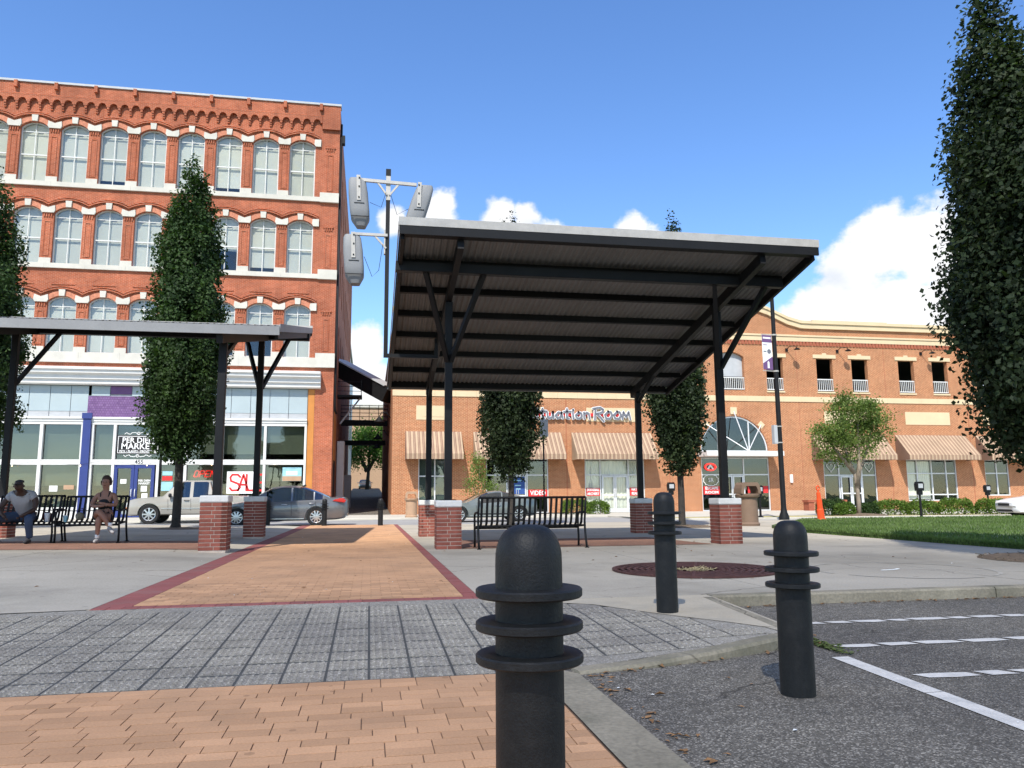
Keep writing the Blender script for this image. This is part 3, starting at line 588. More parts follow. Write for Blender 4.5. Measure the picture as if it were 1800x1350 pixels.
# ================================================================ canopies on brick plinths
MT['eavegrey'] = M('eave_grey', (.235,.235,.235), .5, .1, 3, 50, .05)
MT['maroon'] = M('maroon_cloth', (.07,.018,.02), .9, .2)
def make_canopy(label):
    """local space: posts at (+-2.79, +-2.5); the high eave faces -y"""
    c = thing('plaza_canopy', (0,0,0), label, 'canopy', 'steel canopies of the plaza', local=True)
    zt = lambda y: 4.55-.2066*y
    PX, PY = 2.79, 2.5; Y0, Y1 = -4.6, 3.0; X0, X1 = -3.83, 3.84
    # bricks of a plinth, shared meshes
    full = MB().box(-.098, .098, -.05, .05, -.029, .029); fm = full.mesh('brick'); fm.materials.append(MT['plbrick'])
    hb = MB().box(-.047, .047, -.05, .05, -.029, .029); hm = hb.mesh('brick'); hm.materials.append(MT['plbrick'])
    h = .232; ncs = 11; ch = .77/ncs
    for px in (-PX, PX):
        for py in (-PY, PY):
            pl = MB().box(px-h+.006, px+h-.006, py-h+.006, py+h-.006, -.16, .772).build('plinth', MT['mortar'], c)
            for k in range(-2 if px > 0 else -1, ncs):
                z = ch*(k+.5)
                for s in range(4):
                    a = s*math.pi/2; ca, sa = math.cos(a), math.sin(a)
                    lay = [(-.134, 0), (.072, 0), (.18, 1)] if (k+s) % 2 == 0 else [(-.185, 1), (-.08, 0), (.126, 0)]
                    for u, half in lay:
                        x, y = u*ca+h*sa-.05*sa, u*sa-h*ca+.05*ca
                        put('brick', hm if half else fm, pl, (px+x, py+y, z), (0, 0, a))
            m = MB().box(px-h-.012, px+h+.012, py-h-.012, py+h+.012, .772, .895)
            m.build('cap_stone', MT['cap'], c, bevel=.02)
            # steel post
            zp = zt(py)-.34
            MB().box(px-.07, px+.07, py-.07, py+.07, .895, zp).build('post', MT['black'], c, bevel=.008)
            MB().box(px-.14, px+.14, py-.14, py+.14, .893, .91).build('base_plate', MT['black'], c)
    for px in (-PX, PX):   # forked braces under the high beam, knee braces along the slope
        for s in (-1, 1):
            MB().bar((px+s*.03, -PY-.05, 3.55), (px+s*.53, -3.6, 5.0), .085, .085).build('brace', MT['black'], c)
        MB().bar((px, PY-.05, 3.45), (px, PY-1.35, zt(PY-1.35)-.28), .08, .08).build('knee_brace', MT['black'], c)
    MB().box(-3.86, 3.66, -3.68, -3.52, zt(-3.6)-.31, zt(-3.6)-.13).build('high_beam', MT['black'], c, bevel=.01)
    for px in (-PX, PX):
        MB().bar((px, Y0+.06, zt(Y0+.06)-.235), (px, Y1-.06, zt(Y1-.06)-.235), .11, .2).build('rafter', MT['black'], c)
    for px in (X0+.05, X1-.05):
        MB().bar((px, Y0+.04, zt(Y0+.04)-.15), (px, Y1-.04, zt(Y1-.04)-.15), .06, .16).build('edge_rafter', MT['black'], c)
    for k in range(8):
        y = Y0+.06+(Y1-Y0-.12)*k/7
        MB().bar((X0+.085, y, zt(y)-.075), (X1-.085, y, zt(y)-.075), .07 if 0 < k < 7 else .09, .13 if 0 < k < 7 else .17, (0,.2,.98)).build('purlin', MT['black'], c)
    # corrugated deck, ribs run down the slope
    m = MB(); p = .115; n = int((X1-X0)/p); prof = []
    for i in range(n+1):
        x = X0+(X1-X0)*i/n; w = (X1-X0)/n
        prof += [(x, 0), (x+w*.28, 0), (x+w*.5, .026), (x+w*.78, .026)]
    prof = [q for q in prof if q[0] <= X1+1e-6]
    for x, d in prof: m.v += [(x, Y0-.03, zt(Y0-.03)-.005+d), (x, Y1+.03, zt(Y1+.03)-.005+d), (x, Y0-.03, zt(Y0-.03)-.002+d), (x, Y1+.03, zt(Y1+.03)-.002+d)]
    for i in range(len(prof)-1):
        o = i*4; m.f += [(o, o+1, o+5, o+4), (o+2, o+6, o+7, o+3), (o, o+4, o+6, o+2), (o+1, o+3, o+7, o+5)]
    m.build('roof_deck', MT['deck'], c, fixn=False)
    zf = zt(Y0)
    MB().box(X0-.02, X1+.02, Y0-.075, Y0-.04, zf-.02, zf+.125).build('eave_flashing', MT['galv'], c)
    MB().box(X0-.01, X1+.01, Y0-.068, Y0-.03, zf-.17, zf-.024).build('eave_channel', MT['black'], c)
    zb = zt(Y1)
    MB().box(X0-.01, X1+.01, Y1+.032, Y1+.06, zb-.17, zb-.005).build('low_eave_channel', MT['eavegrey'], c)
    for px, s in ((X0-.012, -1), (X1+.012, 1)):
        m = MB(); d = .012*s
        m.add([(px,Y0-.03,zt(Y0-.03)-.10),(px,Y1+.03,zt(Y1+.03)-.10),(px,Y1+.03,zt(Y1+.03)+.05),(px,Y0-.03,zt(Y0-.03)+.05),
               (px+d,Y0-.03,zt(Y0-.03)-.10),(px+d,Y1+.03,zt(Y1+.03)-.10),(px+d,Y1+.03,zt(Y1+.03)+.05),(px+d,Y0-.03,zt(Y0-.03)+.05)],
              [(0,1,2,3),(7,6,5,4),(0,4,5,1),(1,5,6,2),(2,6,7,3),(3,7,4,0)])
        m.build('side_flashing', MT['eavegrey'], c)
    return c
canR = make_canopy('dark steel canopy with high eave to the front, over the empty bench')
canL = copy_tree(canR); canL['label'] = 'dark steel canopy with low corrugated eave in front, over the seated people'
canR.location = (4.26, 17.4, 0); canL.location = (-5.49, 17.47, .12); canL.rotation_euler[2] = math.pi
# ================================================================ bollards
def make_bollard():
    c = thing('bollard', (0,0,0), '', 'bollard', 'black ringed bollards', local=True)
    prof = [(.089,-.3),(.089,.765),(.0885,.855)]
    for k in range(1, 11): t = k/10*math.pi/2; prof.append((.0885*math.cos(t)**.62 if k < 10 else 0.0, .862+.088*math.sin(t)**1.05))
    MB().lathe(prof, n=48).build('shaft', MT['bollard'], c, smooth=40)
    for z in (.775, .692, .61):
        MB().lathe([(.088,z-.012),(.136,z-.012),(.1405,z-.008),(.1405,z+.008),(.136,z+.012),(.088,z+.013)], n=48).build('ring', MT['bollard'], c, smooth=40)
    return c
b0 = make_bollard()
BL = [((.42,2.08,-.09), 'nearest black ringed bollard, rising from the brick crossing at the bottom', 0),
      ((2.235,3.96,-.15), 'black bollard on the asphalt beside the painted white line', .4),
      ((2.46,6.37,.02), 'black bollard on the concrete apron in front of the tree grate', .9),
      ((-3.55,29.5,0), 'far small bollard beside the left canopy plinth, before the grey sedan', 0),
      ((-1.55,29.05,0), 'far small bollard in front of the grey sedan rear wheel', 0),
      ((.42,28.6,0), 'far small bollard standing before the mouth of the alley', 0)]
for i, (p, lab, rz) in enumerate(BL):
    o = b0 if i == 0 else copy_tree(b0)
    o.location = p; o.rotation_euler[2] = rz; o['label'] = lab
    if i == 1: o.rotation_euler[1] = R(.5)
# ================================================================ benches
def make_bench(L=2.04, n=20):
    c = thing('bench', (0,0,0), '', 'bench', 'black strap steel benches', local=True)
    prof = [(.27,.935),(.235,.80),(.195,.66),(.165,.55),(.135,.475),(.08,.43),(0,.415),(-.12,.412),(-.24,.415),(-.30,.40),(-.325,.36)]
    for i in range(n):
        x = -L/2+.06+(L-.12)*i/(n-1); m = MB()
        for a, b in zip(prof[:-1], prof[1:]):
            m.bar((x,a[0],a[1]), (x,b[0],b[1]), .045, .008, (0,1,.3))
        m.build('slat', MT['black'], c)
    for yz in (prof[0], prof[-1]): MB().tube([(-L/2,yz[0],yz[1]),(L/2,yz[0],yz[1])], .021, 8).build('rail', MT['black'], c, smooth=True)
    MB().tube([(-L/2,.20,.64),(L/2,.20,.64)], .011, 6).build('back_rod', MT['black'], c, smooth=True)
    MB().tube([(-L/2,.1,.41),(L/2,.1,.41)], .018, 6).build('seat_rail', MT['black'], c, smooth=True)
    for s in (-1, 1):
        x = s*L/2
        MB().tube([(x,.27,.935),(x,.20,.66),(x,.16,.50),(x,.17,.35),(x,.22,.18),(x,.29,.0)], .021, 8).build('rear_leg', MT['black'], c, smooth=True)
        MB().tube([(x,.195,.665),(x,.05,.66),(x,-.22,.65),(x,-.31,.62),(x,-.335,.54),(x,-.325,.36),(x,-.30,.2),(x,-.31,0)], .021, 8).build('arm_and_front_leg', MT['black'], c, smooth=True)
        MB().tube([(x,.17,.41),(x,-.325,.38)], .019, 6).build('side_rail', MT['black'], c, smooth=True)
        for y in (.29, -.31): MB().box(x-.035, x+.035, y-.035, y+.035, -.004, .012).build('foot', MT['black'], c)
    return c
be = make_bench(); be.location = (3.02,14.75,.002); be.rotation_euler[2] = math.pi; be['label'] = 'empty black steel bench seen from behind under the right canopy'
BY = 17.75
sb = make_bench(1.2, 12)
for i, (x, lab) in enumerate(((-6.88, 'short black steel bench carrying the man with the cap'), (-5.62, 'short black steel bench carrying the woman with crossed legs'))):
    o = sb if i == 0 else copy_tree(sb); o.location = (x, BY, zl(x)+.006); o['label'] = lab
# ================================================================ tree grate
g = thing('tree_grate', (4.1,9.62,0), 'round rusty cast iron tree grate, empty, between the two nearer bollards', 'tree grate')
MB().lathe([(.30,.003),(1.02,.003)], c=(4.1,9.62,0), n=48).build('soil', MT['mulch'], g)
for k in range(9):
    r = .36+k*.08
    MB().lathe([(r-.019,.004),(r-.019,.022),(r+.019,.022),(r+.019,.004)], c=(4.1,9.62,0), n=64).build('grate_ring', MT['grate'], g)
MB().lathe([(1.005,.004),(1.005,.026),(1.045,.026),(1.045,.004)], c=(4.1,9.62,0), n=64).build('outer_rim', MT['grate'], g)
for k in range(12):
    t = k*math.pi/6+.1; MB().bar((4.1+.3*math.cos(t),9.62+.3*math.sin(t),.016), (4.1+1.01*math.cos(t),9.62+1.01*math.sin(t),.016), .034, .018).build('grate_rib', MT['grate'], g)
st = MB()
for k in range(90):
    t = rp.uniform(0, 6.28); r = rp.uniform(0, .26)**1; q = rp.uniform(0, 6.28); l = rp.uniform(.04,.11)
    x, y = 4.1+r*math.cos(t), 9.62+r*math.sin(t); st.bar((x,y,.012), (x+l*math.cos(q),y+l*math.sin(q),.012+rp.uniform(0,.03)), .006, .005)
MT['straw'] = M('straw', (.45,.36,.2), .9, .3, 20)
st.build('dry_straw', MT['straw'], g, kind='stuff')
# ================================================================ people
def skin_mesh(name, chains, mat, parent, sub=2, root=0):
    """chains: list of point lists [(x,y,z,r)...]; a point given as an index string joins an earlier vertex"""
    vs, es, rs = [], [], []
    for ch in chains:
        prev = None
        for p in ch:
            if isinstance(p, int): cur = p
            else: vs.append(p[:3]); rs.append(p[3]); cur = len(vs)-1
            if prev is not None: es.append((prev, cur))
            prev = cur
    me = bpy.data.meshes.new(name); me.from_pydata(vs, es, [])
    o = bpy.data.objects.new(name, me); COL.objects.link(o)
    md = o.modifiers.new('skin', 'SKIN'); md.use_smooth_shade = True
    lay = me.skin_vertices[0] if me.skin_vertices else None
    if lay is None:
        bm = bmesh.new(); bm.from_mesh(me); bm.verts.layers.skin.verify(); bm.to_mesh(me); bm.free(); lay = me.skin_vertices[0]
    for i, r in enumerate(rs):
        lay.data[i].radius = r if isinstance(r, tuple) else (r, r); lay.data[i].use_root = (i == root)
    ms = o.modifiers.new('sub', 'SUBSURF'); ms.levels = sub; ms.render_levels = sub
    dg = bpy.context.evaluated_depsgraph_get(); nm = bpy.data.meshes.new_from_object(o.evaluated_get(dg))
    bpy.data.objects.remove(o); nm.name = name; nm.materials.clear(); nm.materials.append(mat)
    for p in nm.polygons: p.use_smooth = True
    ob = bpy.data.objects.new(name, nm); COL.objects.link(ob); ob.parent = parent
    return ob
def hand_chain(w, tips, base):
    """five fingers rooted in the palm: w is the wrist, tips a list of finger end points"""
    return [[(base[0],base[1],base[2],.02), ((base[0]+t[0])/2,(base[1]+t[1])/2,(base[2]+t[2])/2+.008,.0105), (t[0],t[1],t[2],.008)] for t in tips]
ZB = zl(-6)
# seated woman: arms folded, right leg crossed over (local origin on the seat line at the ground)
wo = thing('person', (-5.40,BY-.08,ZB+.006), 'seated person in black sleeveless dress, arms folded and legs crossed', 'person', local=True)
body = [[(0,.06,.52,.125), (0,.06,.66,.125), (0,.07,.80,.13), (0,.07,.93,.12), (0,.06,1.03,.062), (0,.045,1.09,.055), (0,.02,1.17,.082), (0,.02,1.25,.085), (0,.03,1.30,.058)],
        [3, (.15,.07,.95,.062), (.21,.03,.86,.050), (.235,-.03,.75,.045), (.12,-.15,.755,.036), (.01,-.18,.785,.030), (-.07,-.165,.80,.026)],
        [3, (-.15,.07,.95,.062), (-.21,.03,.86,.050), (-.235,-.03,.74,.045), (-.12,-.17,.725,.036), (-.01,-.20,.735,.030), (.07,-.185,.74,.026)],
        [0, (.10,-.02,.50,.10), (.08,-.22,.49,.082), (.03,-.40,.475,.066), (.03,-.39,.36,.058), (.02,-.37,.22,.045), (.015,-.36,.09,.034)],
        [0, (-.10,-.02,.52,.10), (-.05,-.22,.58,.082), (.05,-.42,.615,.066), (.13,-.45,.53,.058), (.20,-.45,.42,.045), (.25,-.44,.32,.034)]]
wb = skin_mesh('body', body, MT['skin'], wo)
skin_mesh('hand', [[(-.07,-.165,.80,.030), (-.12,-.15,.805,.026)]]+hand_chain(None, [(-.175,-.135,.83), (-.185,-.13,.815), (-.185,-.13,.80), (-.175,-.135,.785), (-.12,-.165,.845)], (-.12,-.15,.805)), MT['skin'], wo, 1)
skin_mesh('hand', [[(.07,-.185,.74,.030), (.12,-.165,.745,.026)]]+hand_chain(None, [(.175,-.14,.77), (.185,-.135,.755), (.185,-.135,.74), (.175,-.14,.725), (.12,-.18,.785)], (.12,-.165,.745)), MT['skin'], wo, 1)
skin_mesh('dress', [[(0,.06,.50,.145), (0,.06,.60,.148), (0,.065,.72,.142), (0,.07,.84,.146), (0,.065,.90,.125)], [0, (.10,-.04,.51,.112), (.085,-.16,.50,.10)], [0, (-.10,-.04,.53,.112), (-.065,-.15,.57,.10)]], MT['dress'], wo)
for s in (-1, 1): MB().tube([(s*.075,-.02,.92), (s*.085,.0,.985), (s*.08,.07,1.035), (s*.075,.15,.95)], .013, 6).build('strap', MT['dress'], wo, smooth=True)
def head_bits(t, hx, hy, hz, mat, k=1.0):
    skin_mesh('nose', [[(hx,hy-.082*k,hz+.03,.010), (hx,hy-.098*k,hz-.005,.014), (hx,hy-.085*k,hz-.012,.012)]], mat, t, 1)
    for s in (-1, 1):
        skin_mesh('ear', [[(hx+s*.082*k,hy+.01,hz+.03,.016), (hx+s*.088*k,hy+.012,hz+.005,.018), (hx+s*.082*k,hy+.008,hz-.02,.012)]], mat, t, 1)
        MB().lathe([(0,-.009),(.009,-.005),(.011,0),(.009,.005),(0,.009)], c=(hx+s*.032,hy-.079*k,hz+.028), n=8).build('eye', MT['ink'], t, smooth=True)
    MB().lathe([(0,-.006),(.02,-.004),(.024,0),(.02,.004),(0,.006)], c=(hx,hy-.082*k,hz-.045), n=10).build('mouth', MT['maroon'], t, smooth=True)
head_bits(wo, 0, .02, 1.195, MT['skin'])
skin_mesh('hair', [[(0,.05,1.20,.085), (0,.06,1.27,.098), (0,.03,1.315,.085)], [1, (.07,.05,1.23,.05), (.085,.06,1.15,.035)], [1, (-.07,.05,1.23,.05), (-.085,.06,1.15,.035)], [2, (0,-.03,1.325,.055)]], MT['hair'], wo)
for p, d in (((.015,-.36,.045), (0,-1,0)), ((.265,-.44,.28), (.55,-.55,-.35))):
    p, d = Vector(p), Vector(d).normalized()
    skin_mesh('shoe', [[(*(p-d*.06),.045), (*(p+d*.05),.044), (*(p+d*.13+Vector((0,0,-.012))),.036), (*(p+d*.17+Vector((0,0,-.016))),.026)]], MT['shoe'], wo, 1)
    MB().tube([p+Vector((0,0,.05)), p+Vector((0,0,.12))], .043, 10).build('sock', MT['signW'], wo, smooth=True)
# seated man leaning forward, elbows on the thighs, dark cap
mn = thing('person', (-6.9,BY-.1,ZB+.02), 'seated person leaning forward in white T-shirt, jeans and dark cap', 'person', local=True)
body = [[(0,.08,.52,.14), (0,.03,.64,.145), (.0,-.08,.80,.155), (.01,-.20,.95,.135), (.02,-.29,1.03,.07), (.025,-.35,1.07,.062), (.03,-.42,1.10,.088), (.03,-.43,1.17,.092), (.03,-.42,1.22,.06)],
        [3, (.20,-.18,.95,.075), (.29,-.21,.82,.058), (.30,-.29,.66,.048), (.20,-.42,.58,.038), (.10,-.48,.52,.031)],
        [3, (-.18,-.18,.95,.075), (-.29,-.20,.82,.058), (-.34,-.28,.68,.048), (-.24,-.42,.58,.038), (-.14,-.48,.50,.031)],
        [0, (.13,0,.52,.11), (.21,-.25,.51,.092), (.26,-.45,.49,.072), (.26,-.42,.36,.064), (.26,-.36,.2,.05), (.26,-.33,.09,.04)],
        [0, (-.13,0,.52,.11), (-.26,-.25,.51,.092), (-.36,-.44,.49,.072), (-.38,-.42,.36,.064), (-.40,-.40,.2,.05), (-.41,-.38,.09,.04)]]
skin_mesh('body', body, MT['skinD'], mn)
for q, s in (((.10,-.48,.52), -1), ((-.14,-.48,.50), 1)):
    bx = (q[0]+s*.04, q[1]-.02, q[2]-.04)
    skin_mesh('hand', [[(*q,.032), (*bx,.03)]]+hand_chain(None, [(bx[0]+s*.02+k*.008, bx[1]-.03+k*.012, bx[2]-.085+abs(k-1)*.008) for k in range(4)]+[(bx[0]+s*.045,bx[1]+.005,bx[2]-.03)], bx), MT['skinD'], mn, 1)
skin_mesh('shirt', [[(0,.08,.52,.16), (0,.03,.64,.168), (.0,-.08,.80,.178), (.01,-.20,.945,.15), (.015,-.255,.995,.10)], [3, (.20,-.18,.95,.092), (.275,-.205,.84,.083)], [3, (-.18,-.18,.95,.092), (-.275,-.195,.84,.083)]], MT['shirt'], mn)
skin_mesh('jeans', [[(0,.08,.50,.155), (0,.06,.57,.15)], [0, (.13,0,.52,.122), (.21,-.25,.51,.104), (.265,-.455,.49,.086), (.265,-.42,.36,.08), (.265,-.36,.2,.07), (.265,-.33,.08,.068)], [0, (-.13,0,.52,.122), (-.26,-.25,.51,.104), (-.365,-.445,.49,.086), (-.385,-.42,.36,.08), (-.405,-.40,.2,.07), (-.415,-.38,.08,.068)]], MT['jeans'], mn)
head_bits(mn, .03, -.43, 1.12, MT['skinD'], 1.08)
skin_mesh('cap', [[(.03,-.40,1.175,.098), (.03,-.405,1.23,.088), (.03,-.41,1.25,.05)]], MT['capc'], mn)
MB().lathe([(.0,-.008),(.085,-.008),(.088,0),(.085,.006),(0,.01)], c=(.03,-.505,1.165), n=20, sy=1.05).build('cap_peak', MT['capc'], mn, smooth=True)
for x, y in ((.265,-.36), (-.415,-.41)):
    skin_mesh('shoe', [[(x,y+.04,.045,.05), (x,y-.08,.045,.05), (x,y-.17,.035,.042), (x,y-.21,.03,.03)]], MT['capc'], mn, 1)
# things on the seats
def cup(x, y, z, h, r, mat, label):
    c = thing('drink_cup', (x,y,z), label, 'cup')
    MB().lathe([(r*.72,0),(r,h),(r*.93,h),(r*.66,.006)], c=(x,y,z), n=20).build('cup_wall', mat, c, smooth=40)
    MB().lathe([(r*1.04,h),(r*1.04,h+.008),(r*.9,h+.014),(0,h+.014)], c=(x,y,z), n=20).build('lid', MT['signW'], c, smooth=40)
cup(-6.44,BY-.16,ZB+.425,.17,.055,MT['signW'],'tall white paper cup on the bench beside the man')
cup(-6.12,BY-.10,ZB+.42,.12,.045,MT['teal'],'small pale blue cup standing on the bench between the two people')
bg_ = thing('bag', (-5.86,BY+.0,ZB+.42), 'small olive and grey patterned bag on the bench beside the woman', 'bag', local=True)
skin_mesh('bag_body', [[(-.10,0,.07,.075), (-.02,0,.11,.09), (.08,0,.14,.08)], [1, (.0,0,.19,.05)]], MT['bag'], bg_)
MB().tube([(-.07,-.02,.15),(-.05,-.02,.25),(.03,-.02,.27),(.08,-.02,.19)], .009, 6).build('handle', MT['dress'], bg_, smooth=True)
bg2_ = thing('bag', (-6.52,BY+.10,ZB+.42), 'dark red and black bag on the bench next to the man', 'bag', local=True)
skin_mesh('bag_body', [[(-.12,0,.09,.09), (0,0,.11,.10), (.12,0,.10,.09)], [1, (0,.02,.22,.08)]], MT['maroon'], bg2_)
MB().tube([(-.10,0,.2),(-.05,0,.36),(.05,0,.36),(.1,0,.2)], .011, 6).build('handle', MT['dress'], bg2_, smooth=True)
# ================================================================ buildings
FY = 45.2
def arc(ul, ur, vt, rise, n=10):
    if rise <= .001: return [(ul, vt), (ur, vt)]
    a = (ur-ul)/2; c = (ul+ur)/2; rr = (a*a+rise*rise)/(2*rise); vc = vt-rr; t0 = math.asin(min(1, a/rr))
    if rise > a*.999: t0 = math.pi/2
    return [(c+rr*math.sin(-t0+2*t0*k/n), vc+rr*math.cos(-t0+2*t0*k/n)) for k in range(n+1)]
def wall(m, u0, u1, v0, v1, ops, fn, depth=.2, top=None):
    """wall face with openings (ul, ur, vb, vt, rise) cut out and their reveals"""
    tp = top or (lambda u: v1)
    def quad(a, b, c, d): m.add([fn(*a, 0), fn(*b, 0), fn(*c, 0), fn(*d, 0)], [(0,1,2,3)])
    u = u0
    def solid(a, b):
        n = max(1, int((b-a)/1.0)) if top else 1
        for k in range(n):
            p, q = a+(b-a)*k/n, a+(b-a)*(k+1)/n
            quad((p, v0), (q, v0), (q, tp(q)), (p, tp(p)))
    for ul, ur, vb, vt, rise in sorted(ops):
        if ul > u+1e-6: solid(u, ul)
        if vb > v0+1e-6: quad((ul, v0), (ur, v0), (ur, vb), (ul, vb))
        ar = arc(ul, ur, vt, rise, 14 if rise > .5 else 8)
        for p, q in zip(ar[:-1], ar[1:]): quad(p, q, (q[0], tp(q[0])), (p[0], tp(p[0])))
        per = [(ul, vb)]+ar+[(ur, vb)]
        for p, q in zip(per, per[1:]+per[:1]): m.add([fn(*p, 0), fn(*q, 0), fn(*q, depth), fn(*p, depth)], [(0,1,2,3)])
        u = ur
    if u < u1-1e-6: solid(u, u1)
    return m
fr = lambda u, v, d: (u, FY+d, v)          # facade mapping
def text(body, size, mat, parent, loc, ext=.01, sx=1.0, bold=0.0, align='CENTER', name='lettering', shear=0.0, rotz=0):
    c = bpy.data.curves.new('t', 'FONT'); c.body = body; c.size = size; c.extrude = ext; c.align_x = align; c.align_y = 'CENTER'; c.offset = bold; c.shear = shear; c.resolution_u = 2
    o = bpy.data.objects.new('t', c); COL.objects.link(o)
    me = bpy.data.meshes.new_from_object(o.evaluated_get(bpy.context.evaluated_depsgraph_get())); bpy.data.objects.remove(o); bpy.data.curves.remove(c)
    cr_, sr_ = math.cos(rotz), math.sin(rotz)
    for v in me.vertices:
        x, y, z = v.co; x *= sx; v.co = (x*cr_+z*sr_, x*sr_-z*cr_, y)
    me.name = name; me.materials.clear(); me.materials.append(mat)
    return put(name, me, parent, loc)
def strokes(lines, r, mat, parent, name, loc, size, depth=.03, sx=1.0):
    """brush lettering: polylines in a unit box drawn as flat-faced strokes"""
    m = MB()
    for ln in lines:
        pts = [(loc[0]+x*size*sx, loc[2]+z*size) for x, z in ln]
        for (x0, z0), (x1, z1) in zip(pts[:-1], pts[1:]):
            L = math.hypot(x1-x0, z1-z0) or 1e-4; nx, nz = -(z1-z0)/L*r, (x1-x0)/L*r
            m.prism([(x0+nx, z0+nz), (x1+nx, z1+nz), (x1-nx, z1-nz), (x0-nx, z0-nz)], lambda u, v, d: (u, loc[1]+d, v), 0, -depth)
        for x, z in pts:
            m.prism([(x+r*math.cos(k*math.pi/4), z+r*math.sin(k*math.pi/4)) for k in range(8)], lambda u, v, d: (u, loc[1]+d, v), -.0005, -depth-.0005)
    return m.build(name, mat, parent)
def board(name, x0, x1, z0, z1, y, mat, parent, t=.012): return MB().box(x0, x1, y-t, y, z0, z1).build(name, mat, parent)
# ---------------------------------------------------------------- the old red brick block
LB = thing('brick_building', (-14,FY,.045), 'tall old red brick block with arched windows and white stone trim', 'building')
WX = [-4.22-2.07*i for i in range(10)]; HW = .735
ROWS = [(8.90, 12.02, 8.35, 13.0), (13.82, 17.06, 13.0, 17.65), (18.47, 21.97, 17.65, 23.02)]   # sill, crown, band from, to
XL, XR = -27.0, -2.1
m = MB()
for zb, zt_, v0, v1 in ROWS: wall(m, XL, XR, v0, v1, [(x-HW, x+HW, zb, zt_, .34) for x in WX], fr, .3)
m.add([fr(XL,23.02,0), fr(XR,23.02,0), fr(XR,24.18,0), fr(XL,24.18,0)], [(0,1,2,3)])
m.add([fr(-3.12,0,0), fr(XR,0,0), fr(XR,8.35,0), fr(-3.12,8.35,0)], [(0,1,2,3)])
m.add([fr(XL,7.9,0), fr(-3.12,7.9,0), fr(-3.12,8.35,0), fr(XL,8.35,0)], [(0,1,2,3)])
m.add([fr(-3.12,0,0), fr(-3.12,8.35,0), fr(-3.12,8.35,.8), fr(-3.12,0,.8)], [(0,1,2,3)])
m.build('front_wall', MT['brickL'], LB, fixn=False)
# side wall on the alley with its own rows of windows
sd_ = lambda u, v, d: (XR-d, u, v)
m = MB(); sops = [(50+3.3*k, 51.3+3.3*k) for k in range(9)]
for (zb, zt_, v0, v1) in ROWS: wall(m, FY, 80, v0, v1, [(a, b, zb, zt_-.1, .25) for a, b in sops], sd_, .25)
wall(m, FY, 80, 0, 8.35, [(52,53.4,3.6,6.2,.2),(58,59.4,3.6,6.2,.2),(66,67.4,3.4,6.2,.2)], sd_, .25)
m.add([sd_(FY,23.02,0), sd_(80,23.02,0), sd_(80,23.9,0), sd_(FY,24.18,0)], [(0,1,2,3)])
m.build('alley_wall', MT['brickLd'], LB, fixn=False)
MB().box(XR-.35, XR-.27, FY+.5, 79.5, 1.0, 23).build('alley_interior', MT['interior'], LB)
MB().box(XL, XR-.4, 46.9, 47.0, 0, 24).build('interior', MT['interior'], LB)
for z in (8.1, 12.9, 17.5, 22.9): MB().box(XL, XR-.4, FY+.35, 46.9, z, z+.25).build('floor_slab', MT['interior'], LB)
MB().box(XL, XR, FY+.3, 80, 24.0, 24.1).build('roof', MT['greypaint'], LB)
# coping and parapet
MB().box(XL, XR+.06, FY-.22, FY+.4, 24.18, 24.3).build('coping', MT['greypaint'], LB)
MB().box(XL, XR-1.02, FY-.14, FY-.002, 23.42, 24.178).build('parapet', MT['brickL'], LB)
pil = MB().box(-.09, .09, -.2, 0, 0, .38).mesh('parapet_pilaster'); pil.materials.append(MT['brickL'])
for i in range(12): put('parapet_pilaster', pil, LB, (-3.2-2.07*i, FY-.14, 23.8))
MB().box(-3.12, XR+.015, FY-.16, FY-.003, 22.7, 24.178).build('corner_parapet', MT['brickL'], LB)
# corbel table: little arches on stepped brackets
ca = MB(); w2 = .295; ar = arc(-.2, .2, .30, .2, 8)
pts = [(-w2, .08), (-.2, .08)]+ar[0:]+[(.2, .08), (w2, .08), (w2, .46), (-w2, .46)]
ca.prism(pts, lambda u, v, d: (u, d, v), -.19, 0)
for k in range(3): ca.box(-w2-.06+.0, -w2+.06, -.17+k*.05, 0, -.06-k*.12, .075-k*.12)
cm = ca.mesh('corbel'); bmx = bmesh.new(); bmx.from_mesh(cm); bmesh.ops.recalc_face_normals(bmx, faces=bmx.faces); bmx.to_mesh(cm); bmx.free(); cm.materials.append(MT['brickL'])
n = 0; x = -3.42
while x > XL: put('corbel', cm, LB, (x, FY-.003, 22.96)); x -= .592; n += 1
MB().box(XL, -3.13, FY-.2, FY-.004, 23.421, 23.5).build('corbel_course', MT['brickL'], LB)
